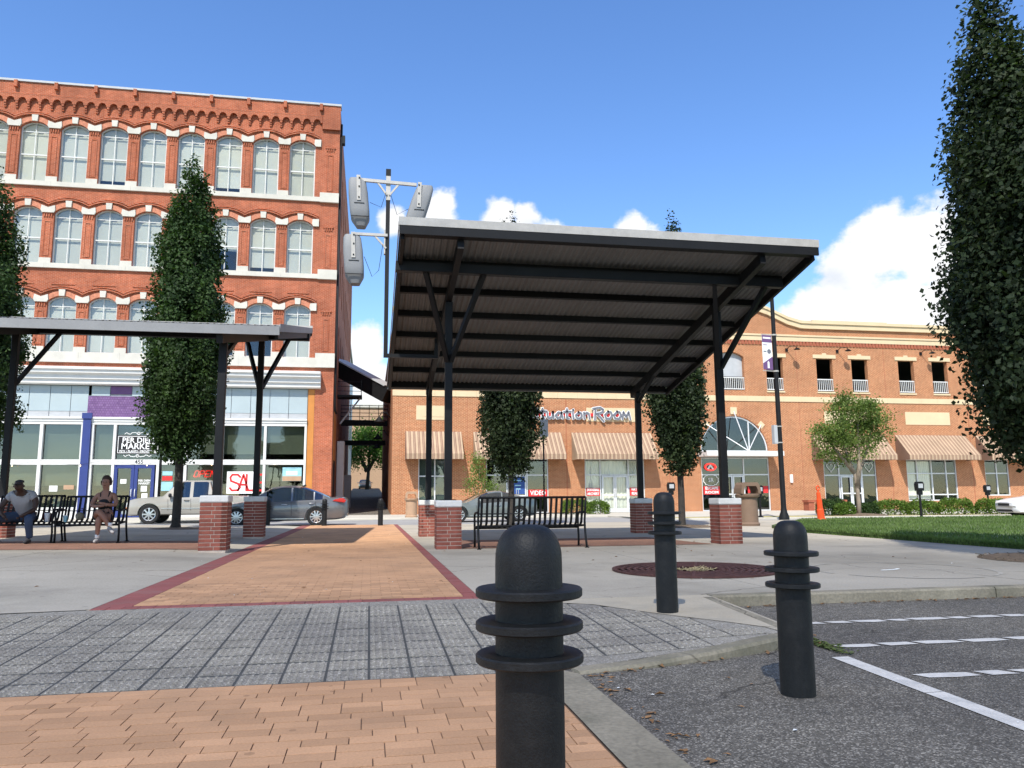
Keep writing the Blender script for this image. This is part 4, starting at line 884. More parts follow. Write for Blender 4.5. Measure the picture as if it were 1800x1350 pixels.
# windows
def window_meshes(h, rise):
    a = HW; fo = [(-a, 0)]+arc(-a, a, h, rise, 8)+[(a, 0)]; t = .075
    fi = [(-a+t, t)]+arc(-a+t, a-t, h-t, rise*.86, 8)+[(a-t, t)]; f = MB(); n = len(fo)
    for d0, d1 in ((0, .09),):
        vs = [(u, d0, v) for u, v in fo]+[(u, d0, v) for u, v in fi]+[(u, d1, v) for u, v in fo]+[(u, d1, v) for u, v in fi]
        fs = []
        for i in range(n):
            j = (i+1) % n; fs += [(i, j, n+j, n+i), (n+i, n+j, 3*n+j, 3*n+i), (2*n+i, 3*n+i, 3*n+j, 2*n+j)]
        f.add(vs, fs)
    mid = h*.455; ht = h-rise-.22
    f.box(-a+t, a-t, -.0, .06, mid-.035, mid+.035); f.box(-.022, .022, .012, .05, t, mid-.035); f.box(-.022, .022, .012, .05, mid+.035, h-t-.004); f.box(-a+t, -.022, .012, .05, ht-.02, ht+.02); f.box(.022, a-t, .012, .05, ht-.02, ht+.02)
    fm_ = f.mesh('window'); b = bmesh.new(); b.from_mesh(fm_); bmesh.ops.recalc_face_normals(b, faces=b.faces); b.to_mesh(fm_); b.free(); fm_.materials.append(MT['frameW'])
    panes = []
    for s in (-1, 1):
        for z0, z1 in ((t, mid-.035), (mid+.035, ht-.02)):
            p = MB().box(*(sorted((s*.022, s*(a-t)))), .028, .034, z0, z1).mesh('pane'); p.materials.append(MT['glass']); panes.append(p)
        ap_ = [q for q in arc(-a+t, a-t, h-t, rise*.86, 8) if q[0]*s >= -.001]
        ap_ = ap_ if s > 0 else ap_
        poly = [(s*.022, ht+.02)]+([(.022, ap_[0][1])]+ap_[1:]+[(a-t, ht+.02)] if s > 0 else [(-a+t, ht+.02)]+ap_[:-1]+[(-.022, ap_[-1][1])])
        pm_ = MB().prism(poly, lambda u, v, d: (u, d, v), .028, .034).mesh('pane'); pm_.materials.append(MT['glass']); panes.append(pm_)
    return fm_, panes
rb = random.Random(21)
for ri, (zb, zt_, v0, v1) in enumerate(ROWS):
    h = zt_-zb; fm_, panes = window_meshes(h, .34); sl_ = []
    kst = MB().prism([(-.135,-.03),(.135,-.03),(.165,.33),(-.165,.33)], lambda u, v, d: (u, d, v), -.09, 0).mesh('keystone'); kst.materials.append(MT['stone'])
    # arch ring of paler brick between keystone and springers, hood mould above it
    ao, ai = arc(-1.035, 1.035, .34+.335, .335, 12), arc(-HW, HW, .34, .34, 12)
    ring = MB()
    for i in range(12): ring.prism([ai[i], ai[i+1], (ai[i+1][0]*1.12, ai[i+1][1]+.27), (ai[i][0]*1.12, ai[i][1]+.27)], lambda u, v, d: (u, d, v), -.035, 0)
    rm_ = ring.mesh('arch_ring'); rm_.materials.append(MT['brickLp'])
    hood = MB()
    for q, (dz, th, pr2) in enumerate(((.34, .07, .12), (.47, .06, .075))):
        hp = [(u, v+dz) for u, v in arc(-1.035, 1.035, .36, .30, 12)]
        for i in range(12): hood.prism([hp[i], hp[i+1], (hp[i+1][0], hp[i+1][1]+th), (hp[i][0], hp[i][1]+th)], lambda u, v, d: (u, d, v), -pr2, 0)
    hm_ = hood.mesh('hood_mould'); hm_.materials.append(MT['brickL'])
    for me in (kst, rm_, hm_):
        b = bmesh.new(); b.from_mesh(me); bmesh.ops.recalc_face_normals(b, faces=b.faces); b.to_mesh(me); b.free()
    spr = MB().prism([(-.30,-.02),(.30,-.02),(.37,.12),(.34,.40),(.0,.27),(-.34,.40),(-.37,.12)], lambda u, v, d: (u, d, v), -.08, 0).mesh('springer_stone')
    spe = MB().prism([(-.30,-.02),(.02,-.02),(.02,.42),(-.34,.40),(-.37,.12)], lambda u, v, d: (u, d, v), -.08, 0).mesh('springer_stone')
    pier = MB().box(-.30, .30, -.05, 0, 0, .30).mesh('pier_stone')
    for me in (spr, spe, pier):
        b = bmesh.new(); b.from_mesh(me); bmesh.ops.recalc_face_normals(b, faces=b.faces); b.to_mesh(me); b.free(); me.materials.append(MT['stone'])
    pnl = MB(); pnl.box(-.17, -.12, -.03, 0, 0, h-1.25); pnl.box(.12, .17, -.03, 0, 0, h-1.25); pnl.box(-.12, .12, -.03, 0, h-1.30, h-1.25); pnl.box(-.12, .12, -.03, 0, 0, .05)
    for k in range(4): pnl.box(-.22+k*.125, -.155+k*.125, -.06, 0, h-1.02, h-.86)
    pnl.box(-.29, .29, -.07, 0, h-.85, h-.75)
    pn = pnl.mesh('pier_panel'); pn.materials.append(MT['brickL'])
    for i, x in enumerate(WX):
        w = put('window', fm_, LB, (x, FY+.17, zb))
        for p in panes: put('pane', p, w, (x, FY+.17, zb))
        drop = rb.choice([1, 1, 1, .97, .93, .9, .62, 1]); z0 = zb+h*(1-drop)+.02
        poly = [(-HW+.03, z0-zb), (HW-.03, z0-zb)]+[(u, v) for u, v in reversed(arc(-HW+.03, HW-.03, h-.05, .3, 8))]
        bm_ = MB().prism([(u+x, v+zb) for u, v in poly], fr, .33, .345).build('blind', MT['blindG'], w)
        put('keystone', kst, LB, (x, FY-.037, zt_)); put('arch_ring', rm_, LB, (x, FY-.002, zt_-.34)); put('hood_mould', hm_, LB, (x, FY-.003, zt_-.34))
        xm = x-1.035
        put('springer_stone', spr, LB, (xm, FY-.038, zt_-.36)); put('pier_stone', pier, LB, (xm, FY-.002, zb)); put('pier_panel', pn, LB, (xm, FY-.001, zb+.42))
    put('springer_stone', spe, LB, (WX[0]+1.035, FY-.038, zt_-.36)); put('pier_panel', pn, LB, (-2.62, FY-.001, zb+.42))
    for i in range(11):
        x1 = -3.16-2.07*i; MB().box(x1-2.064, x1, FY-.13, FY+.28, v0+.0 if ri == 0 else zb-.27, zb-.002).build('sill_stone', MT['stone'], LB)
    MB().box(-3.155, XR+.03, FY-.17, FY-.002, zb-.30 if ri else 8.352, zb+.27).build('sill_stone', MT['stone'], LB)
    if ri < 2:
        for x in WX: MB().box(x-.6, x+.6, FY-.035, FY-.001, v1-.36, v1-.31).build('belt_panel', MT['brickL'], LB)
# shopfront
SX = -3.5; sy = FY+.10
prof = [(-.72,8.03),(-.72,7.9),(-.62,7.86),(-.62,7.72),(-.42,7.62),(-.42,7.42),(-.30,7.36),(-.30,7.18),(-.12,7.12),(.0,7.12),(.0,8.03)]
m = MB(); XE = XL
m.prism(prof, lambda u, v, d: (d, FY+u, v), XE, -2.8); m.build('shop_cornice', MT['white'], LB)
for k in range(int((SX-XL)/1.0)):    # pale transom panels, then prism tiles over the door
    x1 = SX-k*1.03-.02; x0 = x1-1.0
    if -15.0 < (x0+x1)/2 < -10.6: continue
    MB().box(x0, x1, sy, sy+.05, 5.72, 7.1).build('transom_panel', MT['bluepanel'], LB)
    MB().box(x0, x1, sy-.01, sy+.04, 5.42, 5.70).build('transom_panel', MT['greypaint'], LB)
MB().box(-15.0, -10.55, sy-.02, sy+.05, 5.42, 6.55).build('prism_tiles', MT['purpletile'], LB)
for k in range(4): MB().box(-15.0+k*1.1, -13.93+k*1.1, sy, sy+.05, 6.57+.1*(k % 2), 7.1).build('transom_panel', (MT['purple'], MT['bluepanel'])[(k+1) % 2 if k < 3 else 0], LB)
MB().box(XL, SX, sy+.06, sy+.1, 5.4, 7.12).build('transom_backing', MT['greypaint'], LB)
for z0, z1, p in ((5.30,5.40,.16), (5.16,5.298,.10), (5.0,5.158,.06)): MB().box(XL, SX, FY-p, sy+.06, z0, z1).build('shop_moulding', MT['white'], LB)
def post(x0, x1, z0, z1, mat, name='shop_post', y0=FY-.05): MB().box(x0, x1, y0, sy+.08, z0, z1).build(name, mat, LB)
post(-3.62, -3.5, .045, 4.998, MT['white']); post(-3.48, -3.13, .045, 7.1, MT['orangep'], 'orange_pilaster', FY+.02)
BAYS = [(-5.66,-3.62), (-7.92,-5.80), (-9.78,-8.06), (-11.18,-10.32), (-14.56,-13.58), (-17.06,-15.20), (-19.2,-17.22), (-21.4,-19.36), (-23.6,-21.54), (-25.8,-23.74)]
UPB = [(-5.66,-3.62), (-7.92,-5.80), (-9.78,-8.06), (-13.44,-9.92), (-14.56,-13.58)]+BAYS[5:]
for x0, x1 in ((-5.80,-5.66),(-8.06,-7.92),(-9.92,-9.78),(-10.32,-10.2),(-11.32,-11.18),(-13.58,-13.44),(-14.68,-14.56),(-15.20,-15.10),(-17.22,-17.06),(-19.36,-19.2),(-21.54,-21.4),(-23.74,-23.6)):
    up = x0 not in (-11.32, -10.32); post(x0, x1, .045, 4.998 if up else 2.84, MT['white'])
post(-15.085, -14.695, .045, 5.45, MT['blue'], 'blue_pilaster', FY-.18)
MB().box(-15.14, -14.64, FY-.24, FY-.182, 5.3, 5.6).build('pilaster_capital', MT['blue'], LB)
for x0, x1 in BAYS+[(-9.78,-9.92)]:
    pass
for x0, x1 in UPB:
    MB().box(x0, x1, FY-.03, sy+.08, 2.85, 3.13).build('shop_rail', MT['white'], LB)
    w = MB().box(x0, x1, sy+.02, sy+.03, 3.13, 4.998).build('shop_pane', MT['glassD'], LB)
    lo = 3.45 if x1 > -9 else 3.14
    MB().box(x0, x1, sy+.22, sy+.24, lo, 4.99).build('blind', MT['blind'], w)
for x0, x1 in BAYS:
    w = MB().box(x0, x1, sy+.02, sy+.03, .62, 2.85).build('shop_pane', MT['glassD'], LB)
    MB().box(x0, x1, sy+.22, sy+.24, 1.95 if x1 > -9 else 1.75, 2.85).build('blind', MT['blind'], w)
    MB().box(x0, x1, FY-.02, sy+.08, .045, .62).build('stall_riser', MT['white'], LB)
# blue double doors
for x0, x1 in ((-12.40,-11.40), (-13.42,-12.42)):
    t = .16; d = MB(); d.box(x0, x0+t, FY-.04, sy, .06, 2.83); d.box(x1-t, x1, FY-.04, sy, .06, 2.83); d.box(x0+t, x1-t, FY-.04, sy, 2.66, 2.83); d.box(x0+t, x1-t, FY-.04, sy, .06, .45)
    dd = d.build('shop_door', MT['blue'], LB); MB().box(x0+t, x1-t, sy-.06, sy-.05, .45, 2.66).build('door_glass', MT['glassD'], dd)
    hx = x0+t/2 if x0 > -12.41 else x1-t/2
    MB().tube([(hx,FY-.06,1.15),(hx,FY-.12,1.2),(hx,FY-.12,1.5),(hx,FY-.06,1.55)], .02, 6).build('handle', MT['alu'], dd, smooth=True)
text('455', .30, MT['ink'], LB, (-12.2, FY-.032, 2.99), .002, bold=.004)
# PER DIEM MARKET sign in the upper pane
SG = MB().box(-13.38, -11.28, sy-.05, sy-.035, 3.42, 4.45).build('shop_sign', MT['ink'], LB)
for a, b in (((-13.34,4.38), (-11.32,4.38)), ((-13.34,3.49), (-11.32,3.49)), ((-13.34,4.38), (-13.34,3.49)), ((-11.32,4.38), (-11.32,3.49))):
    MB().bar((a[0], sy-.056, a[1]), (b[0], sy-.056, b[1]), .012, .028, (0,0,1) if a[1] == b[1] else (1,0,0)).build('sign_border', MT['signW'], SG)
text('PER DIEM', .40, MT['signW'], SG, (-12.33, sy-.054, 4.16), .002, sx=.98, bold=.004)
text('MARKET', .46, MT['signW'], SG, (-12.33, sy-.054, 3.83), .002, sx=.98, bold=.005)
text('PETS • PLANTS • PROVISIONS', .15, MT['signW'], SG, (-12.33, sy-.054, 3.57), .002, sx=.95, bold=.003)
def scroll(cz, s):
    L = [[(-12.33+q*.0, cz), (-12.33+q*.16, cz+s*.10), (-12.33+q*.34, cz+s*.08), (-12.33+q*.42, cz-s*.0), (-12.33+q*.52, cz+s*.03), (-12.33+q*.6, cz+s*.09), (-12.33+q*.7, cz+s*.02)] for q in (-1, 1)]
    L.append([(-12.33+.07*math.cos(k*math.pi/5), cz+s*.05+.07*math.sin(k*math.pi/5)) for k in range(11)])
    strokes([[(x, z) for x, z in l] for l in L], .014, MT['signW'], SG, 'sign_scroll', (0, sy-.052, 0), 1, .006)
scroll(4.49, 1); scroll(3.38, -1)
# posters, OPEN, SALE
OPEN = {'O': [[(0,.1),(0,.9),(.15,1),(.45,1),(.6,.9),(.6,.1),(.45,0),(.15,0),(0,.1)]], 'P': [[(0,0),(0,1),(.5,1),(.6,.85),(.6,.6),(.5,.48),(0,.48)]], 'E': [[(.6,1),(0,1),(0,0),(.6,0)],[(0,.5),(.5,.5)]], 'N': [[(0,0),(0,1),(.6,0),(.6,1)]],
        'S': [[(.6,.85),(.45,1),(.12,1),(0,.82),(.05,.6),(.5,.42),(.62,.2),(.48,.02),(.12,0),(0,.15)]], 'A': [[(0,0),(.3,1),(.62,0)],[(.1,.36),(.52,.36)]], 'L': [[(0,1),(0,0),(.55,0)]]}
def word(w, x, z, size, adv, r, mat, par, y, name, depth=.01, slant=0):
    ls_ = []
    for i, ch in enumerate(w): ls_ += [[(px+i*adv+slant*pz, pz) for px, pz in l] for l in OPEN[ch]]
    return strokes(ls_, r, mat, par, name, (x, y, z), size, depth)
NEON = emit_mat('neon_red', (1, .04, .03), 1.2)
word('OPEN', -9.45, 2.2, .33, .86, .026, NEON, LB, sy+.2, 'neon_sign', slant=.25)
SB = board('sale_banner', -7.68, -5.95, 1.28, 2.48, sy+.005, MT['signW'], LB); word('SALE', -7.50, 1.45, .86, .50, .055, MT['signR'], SB, sy-.008, 'sale_lettering', .004)
PB = board('poster', -4.75, -3.72, 1.95, 2.72, sy+.005, MT['teal'], LB); board('poster_print', -4.74, -3.73, 1.96, 2.22, sy-.009, MT['tan'], PB); board('poster_print', -4.55, -3.95, 2.28, 2.5, sy-.009, MT['signW'], PB, .004)
for x0, x1, z0, z1, mt in ((-11.02,-10.5,2.28,2.5,'teal'),(-11.02,-10.5,2.0,2.24,'signR'),(-11.05,-10.46,1.45,1.93,'teal'),(-12.05,-11.75,1.42,1.72,'signW'),(-12.0,-11.7,1.05,1.32,'signW'),(-13.1,-12.8,1.85,2.08,'signW'),(-16.6,-16.2,1.45,1.75,'signW'),(-15.9,-15.4,1.55,1.78,'tan')):
    yy = sy+.004 if not -13.42 < x0 < -11.4 else sy-.065
    b_ = board('notice', x0, x1, z0, z1, yy, MT[mt], LB)
text('PER DIEM\nMARKET', .15, MT['signW'], LB, (-11.9, sy-.075, 1.92), .002, bold=.004, name='door_lettering')
DS = thing('string_lights', (-9,FY-.3,2.9), 'string of small bulbs hung along the shopfront rail', 'string lights')
pts = [(-20+k*.55, FY-.22, 2.95+.12*math.cos(k*1.1)) for k in range(30)]
MB().tube(pts, .006, 4).build('cord', MT['ink'], DS)
BULB = emit_mat('warm_bulb', (1, .75, .4), 2.0)
bl_ = MB().lathe([(0,-.05),(.03,-.02),(.03,.01),(.012,.04),(0,.045)], n=8).mesh('bulb'); bl_.materials.append(BULB)
for p in pts[::3]: put('bulb', bl_, DS, (p[0], p[1], p[2]-.05))
# display behind the lower panes
dsp = random.Random(8)
for k in range(26):
    x = -19+k*.62
    if -13.6 < x < -11.2: continue
    h = dsp.uniform(.2, .75); o = MB().box(x, x+dsp.uniform(.2,.45), FY+.6, FY+.9, .65, .65+h)
    o.build('shop_display', MT[dsp.choice(['yellow','maroon','tan','bluepanel','ink','bag','interior','interior','blind'])], LB)
# downpipe and odds on the alley side
MB().tube([(XR+.09,FY+.14,23.2),(XR+.09,FY+.14,6.2),(XR+.12,FY+.2,5.9),(XR+.18,FY+.5,5.8)], .065, 8).build('downpipe', MT['black'], LB, smooth=True)
MB().box(XR+.002, XR+.3, FY+.1, FY+.5, 22.0, 22.5).build('rain_head', MT['black'], LB)
# ---------------------------------------------------------------- the newer brick building with shops and a parking deck above
RB = thing('brick_building', (24,FY,.045), 'long orange brick building with striped awnings and cream bands', 'building')
X0, X1 = 1.25, 52.0
gz = [(16.6,12.02),(17.3,12.03),(18.2,12.25),(19.6,12.85),(21.2,13.35),(22.2,13.5),(23.2,13.35),(24.8,12.85),(26.2,12.25),(27.1,12.03),(27.8,12.02)]
top = lambda u: float(np.interp(u, [p[0] for p in gz], [p[1] for p in gz]))-.42
UPW = [c for c in (3.9, 7.35, 9.85, 13.2, 15.7, 19.15, 25.17, 28.65, 31.13, 34.5, 36.98, 40.3, 42.8, 46.2)]
GF = [(2.75,4.62,.55,3.25,0), (6.66,10.37,.045,3.2,0), (12.59,16.3,.045,3.2,0), (19.95,24.42,.045,5.87,2.2), (28.13,31.8,.045,3.2,0), (33.96,37.6,.55,3.2,0), (39.7,41.5,.85,3.2,0), (44,47,.55,3.2,0)]
m = MB(); wall(m, X0, X1, 0, 6.82, GF, fr, .16)
wall(m, X0, X1, 6.82, 11.6, [(c-.575, c+.575, 7.5, 9.66, 0) for c in UPW]+[(21.25,23.09,7.5,9.95,.32)], fr, .3, top=top)
m.build('front_wall', MT['brickR'], RB, fixn=False)
for xx, u0 in ((X0, 0),): MB().add([(xx,FY,0),(xx,80,0),(xx,80,11.6),(xx,FY,11.6)], [(0,1,2,3)]).build('alley_wall', MT['brickR'], RB, fixn=False)
MB().box(X0+.02, X1, FY+.35, FY+14, 10.4, 10.6).build('deck_ceiling', MT['garage'], RB); MB().box(X0+.02, X1, FY+.35, FY+14, 7.0, 7.2).build('deck_floor', MT['garage'], RB); MB().box(X0+.02, X1, FY+13.9, FY+14, 7.2, 10.4).build('deck_back', MT['garage'], RB)
MB().box(X0+.02, X1, FY+3.4, FY+3.5, 0, 7).build('shop_back', MT['interior'], RB); MB().box(X0+.02, X1, FY+.2, FY+3.4, 0, .044).build('shop_floor', MT['interior'], RB)
MB().box(X0, X1, FY+.35, 80, 11.3, 11.4).build('roof', MT['greypaint'], RB)
MB().box(29.9, 35.4, FY+3, FY+7, 11.4, 12.75).build('roof_house', MT['brickR'], RB); MB().box(29.8, 35.5, FY+2.9, FY+7.1, 12.75, 12.9).build('roof_house_cap', MT['cream'], RB)
# cream cornice following the gable, in pieces
xs = [X0-.05]+[p[0] for p in gz]+[31, 35, 39, 43, 47, X1]
xs = sorted(set([X0-.05, 4.5, 8.5, 12.5]+xs))
zc = lambda u: float(np.interp(u, [p[0] for p in gz], [p[1] for p in gz]))
for a, b in zip(xs[:-1], xs[1:]):
    for d, z0, z1 in ((-.22,-.14,.04), (-.14,-.45,-.142)):
        MB().add([(a,FY+d,zc(a)+z0),(b-.008,FY+d,zc(b)+z0),(b-.008,FY+.3,zc(b)+z0),(a,FY+.3,zc(a)+z0),(a,FY+d,zc(a)+z1),(b-.008,FY+d,zc(b)+z1),(b-.008,FY+.3,zc(b)+z1),(a,FY+.3,zc(a)+z1)],
                 [(3,2,1,0),(4,5,6,7),(0,1,5,4),(1,2,6,5),(2,3,7,6),(3,0,4,7)]).build('cornice_block', MT['cream'], RB)
def band(z0, z1, p, L, skip=()):
    x = X0-.02
    while x < X1:
        b = min(X1, x+L)
        MB().box(x, b-.007, FY-p, FY-.001, z0, z1).build('band_block', MT['cream'], RB); x = b
band(10.72, 11.02, .07, 2.4); band(11.025, 11.14, .12, 2.4); band(6.82, 7.15, .045, 1.22)
d = MB(); x = X0+.1
while x < X1: d.box(x, x+.17, FY-.06, FY-.001, 10.46, 10.715); x += .235
d.build('brick_dentils', MT['brickRd'], RB)
for xj in (5.55, 11.5, 17.9, 26.7, 32.9, 38.8, 43.5): MB().box(xj-.012, xj+.012, FY-.004, FY+.02, .05, 10.4).build('control_joint', MT['brickRd'], RB)
for c in UPW+[22.17]:
    hw = .575 if c != 22.17 else .92
    r = MB(); zt_ = 8.33; r.box(c-hw+.005, c+hw-.005, FY+.04, FY+.09, zt_-.06, zt_); r.box(c-hw+.005, c+hw-.005, FY+.04, FY+.09, 7.56, 7.62)
    n = int(hw*2/.13)
    for k in range(n+1): xk = c-hw+.03+(2*hw-.06)*k/n; r.box(xk-.016, xk+.016, FY+.05, FY+.08, 7.62, zt_-.06)
    r.build('railing', MT['white'], RB)
    if c != 22.17:
        MB().prism([(c-.80,9.665),(c+.80,9.665),(c+.80,9.90),(c+.16,9.90),(c+.13,10.0),(c-.13,10.0),(c-.16,9.90),(c-.80,9.90)], fr, -.05, -.001).build('lintel', MT['cream'], RB)
        MB().box(c-.62, c+.62, FY-.05, FY+.2, 7.40, 7.498).build('sill', MT['cream'], RB)
MB().prism([(21.26,8.4),(23.08,8.4)]+[(u, v) for u, v in reversed(arc(21.26,23.08,9.94,.32,8))], fr, .26, .29).build('arched_shutter', MT['greypaint'], RB)
LT = emit_mat('tube_light', (1, .95, .8), 4)
for xx in (25.5, 30.9): MB().box(xx-.35, xx+.35, FY+3, FY+3.15, 10.28, 10.36).build('ceiling_light', LT, RB)
# cream panels
for a, b in ((2.6,4.6),(6.9,10.1),(12.75,16.02),(28.4,31.6),(34.15,37.4),(39.9,43)): MB().box(a, b, FY-.03, FY-.001, 5.44, 6.27).build('cream_panel', MT['cream'], RB)
for a, b in ((2.95,4.25),): MB().box(a, b, FY-.045, FY-.031, 5.62, 6.09).build('cream_panel_inset', MT['cream'], RB)
# awnings
def stripe_mat():
    m_, ns, ls, b = new_mat('striped_awning'); g = nd(ns, 'ShaderNodeNewGeometry').outputs['Position']; sx = nd(ns, 'ShaderNodeSeparateXYZ'); ls.new(g, sx.inputs[0])
    mu = nd(ns, 'ShaderNodeMath', operation='MULTIPLY'); ls.new(sx.outputs[0], mu.inputs[0]); mu.inputs[1].default_value = 3.9
    fc = nd(ns, 'ShaderNodeMath', operation='FRACT'); ls.new(mu.outputs[0], fc.inputs[0])
    rp_ = nd(ns, 'ShaderNodeValToRGB'); rp_.color_ramp.interpolation = 'CONSTANT'; e = rp_.color_ramp.elements
    e[0].position = 0; e[0].color = (.44,.32,.215,1); e[1].position = .42; e[1].color = (.225,.14,.10,1)
    for p, c in ((.58,(.37,.26,.175,1)), (.72,(.225,.14,.10,1)), (.9,(.33,.225,.15,1))): q = e.new(p); q.color = c
    ls.new(fc.outputs[0], rp_.inputs[0])
    c = mixc(ns, ls, 1.0, rp_.outputs[0], mixc(ns, ls, mapr(ns, ls, noise(ns, ls, g, 1.2, 4), .3, .7), c3((.86,.86,.86)), c3((1.06,1.06,1.06))), 'MULTIPLY')
    ls.new(c, b.inputs['Base Color']); b.inputs['Roughness'].default_value = .9; b.inputs['Specular IOR Level'].default_value = .15
    return m_
MT['awning'] = stripe_mat()
for a, b in ((2.0,5.2),(5.93,11.16),(11.82,16.75),(27.4,32.45),(33.3,38.4),(39.2,42.9),(43.6,47.6)):
    p = 1.27; t = .02
    cs = [(0,4.77),(-p,3.42),(-p,3.42-t),(-t,4.72),(0,4.72)]
    aw = MB().prism([(-.002,4.77),(-p,3.43),(-p,3.40),(-.002,4.74)], lambda u, v, d: (d, FY+u, v), a, b).build('awning', MT['awning'], RB)
    MB().box(a, b, FY-p-.012, FY-p-.001, 3.12, 3.425).build('valance', MT['awning'], aw)
    for x in (a-.012, b+.001): MB().prism([(-.003,4.76),(-p,3.42),(-p,3.12),(-.003,3.12)], lambda u, v, d: (d, FY+u, v), x, x+.011).build('awning_side', MT['awning'], aw)
    MB().tube([(a,FY-p+.03,3.16),(b,FY-p+.03,3.16)], .018, 6).build('awning_bar', MT['black'], aw)
# shop windows
def shopfront(x0, x1, z0, z1, cols, zr_, curtain=None, doors=(), gl='glassD'):
    """cols: column edges; zr_: transom heights"""
    y = FY+.10; t = .035
    f = MB(); f.box(x0, x0+.06, y-.05, y+.05, z0, z1); f.box(x1-.06, x1, y-.05, y+.05, z0, z1); f.box(x0+.06, x1-.06, y-.05, y+.05, z1-.06, z1); f.box(x0+.06, x1-.06, y-.05, y+.05, z0, z0+.07)
    es = [x0]+list(cols)+[x1]
    for c in cols: f.box(c-t, c+t, y-.048, y+.048, z0+.07, z1-.06)
    for i in range(len(es)-1):
        for z in zr_: f.box(es[i]+(.06 if i == 0 else t), es[i+1]-(.06 if i == len(es)-2 else t), y-.045, y+.045, z-.035, z+.035)
    fo = f.build('shop_window', MT['alu'], RB); zs = [z0]+list(zr_)+[z1]
    for i in range(len(es)-1):
        for j in range(len(zs)-1):
            MB().box(es[i]+.02, es[i+1]-.02, y, y+.008, zs[j]+.02, zs[j+1]-.02).build('pane', MT[gl], fo)
        if curtain and i in curtain:
            cm_ = MB(); n = 26; w = es[i+1]-es[i]-.08
            P = [(es[i]+.04+w*k/n, y+.12+.03*math.sin(k*1.7+i)) for k in range(n+1)]
            for (xa, ya), (xb, yb) in zip(P[:-1], P[1:]): cm_.add([(xa,ya,z0+.12),(xb,yb,z0+.12),(xb,yb,z1-.08),(xa,ya,z1-.08)], [(0,1,2,3)])
            cm_.build('curtain', MT['curtain'], fo, smooth=True)
    for d0, d1 in doors:
        for a, b in ((d0, (d0+d1)/2), ((d0+d1)/2, d1)):
            q = MB(); s = .09; za, zb_ = z0+.02, zr_[0]-.05
            q.box(a+.01, a+.01+s, y-.09, y-.052, za, zb_); q.box(b-.01-s, b-.01, y-.09, y-.052, za, zb_); q.box(a+.01+s, b-.01-s, y-.09, y-.052, zb_-s, zb_); q.box(a+.01+s, b-.01-s, y-.09, y-.052, za, za+.2); q.box(a+.01+s, b-.01-s, y-.085, y-.055, 1.02, 1.10)
            dr = q.build('shop_door', MT['alu'], RB); hx = b-.06 if b < d1 else a+.06
            MB().tube([(hx,y-.1,.95),(hx,y-.16,1.0),(hx,y-.16,1.35),(hx,y-.1,1.4)], .016, 6).build('handle', MT['greypaint'], dr, smooth=True)
    return fo
shopfront(2.75, 4.62, .55, 3.25, [3.7], [2.2]); MB().box(2.85, 4.5, FY+.3, FY+.32, .7, 3.2).build('window_film', MT['bluepanel'], RB)
w2_ = shopfront(6.66, 10.37, .045, 3.2, [7.9, 9.1], [2.25], doors=[(7.95, 9.05)])
w3_ = shopfront(12.59, 16.3, .045, 3.2, [13.55, 15.3], [2.25], curtain=(0, 1, 2), doors=[(13.62, 15.25)], gl='glass')
w5_ = shopfront(28.13, 31.8, .045, 3.2, [29.2, 30.8], [2.2], doors=[(29.25, 30.75)])
w6_ = shopfront(33.96, 37.6, .55, 3.2, [34.75, 35.8, 36.85], [.95, 2.3], curtain=(0, 1), gl='glass')
shopfront(39.7, 41.5, .85, 3.2, [40.6], [2.3]); shopfront(44, 47, .55, 3.2, [45.5], [2.3])
# arched entrance: shopfront below, fan light above
fa = shopfront(19.95, 24.42, .045, 3.3, [21.2, 22.75], [2.25], doors=[(21.25, 22.7)])
f = MB(); cx, rr = 22.185, 2.2; y = FY+.10; ar = arc(19.96, 24.41, 5.86, 2.2, 20)
for (u0, v0), (u1, v1) in zip(ar[:-1], ar[1:]): f.prism([(u0,v0),(u1,v1),(cx+(u1-cx)*.965, 3.66+(v1-3.66)*.965),(cx+(u0-cx)*.965, 3.66+(v0-3.66)*.965)], fr, .05, .15)
f.box(19.99, 24.38, y-.05, y+.05, 3.66, 3.74)
for xx in (21.15, 23.2): f.box(xx-.035, xx+.035, y-.045, y+.045, 3.74, 3.66+math.sqrt(rr*rr-(xx-cx)**2)*.96)
fan = f.build('fan_window', MT['alu'], RB)
for u0, u1 in ((20.0,21.15),(21.15,23.2),(23.2,24.36)):
    poly = [(u0,3.7)]+[(u1,3.7)]+[(u, 3.66+math.sqrt(max(0.01, (rr*.97)**2-(u-cx)**2))) for u in np.linspace(u1, u0, 10)]
    MB().prism(poly, fr, .10, .108).build('pane', MT['glassD'], fan)
ring = MB()
for k in range(36):
    t0, t1 = math.pi*k/36+.006, math.pi*(k+1)/36-.006
    ring.prism([(cx+rr*1.015*math.cos(t0), 3.66+rr*1.015*math.sin(t0)), (cx+rr*1.12*math.cos(t0), 3.66+rr*1.12*math.sin(t0)), (cx+rr*1.12*math.cos(t1), 3.66+rr*1.12*math.sin(t1)), (cx+rr*1.015*math.cos(t1), 3.66+rr*1.015*math.sin(t1))], fr, -.03, -.001)
ring.build('arch_bricks', MT['brickR'], RB)
MB().box(22.0, 22.42, FY-.08, FY-.002, 5.98, 6.42).build('keystone', MT['cream'], RB)
for xx in (20.35, 24.02):
    MB().prism([(xx,5.08),(xx+.25,5.33),(xx,5.58),(xx-.25,5.33)], fr, -.06, -.002).build('diamond_block', MT['cream'], RB)
mc = MB().box(19.7, 24.66, FY-1.5, FY-.05, 3.33, 3.62).build('entrance_hood', MT['white'], RB)
for p in ((22.21,FY-.09,6.15), (20.38,FY-.07,5.33), (24.0,FY-.07,5.33)): MB().tube([p, (22.4,FY-1.4,3.63)], .03, 6).build('hood_rod', MT['alu'], mc)
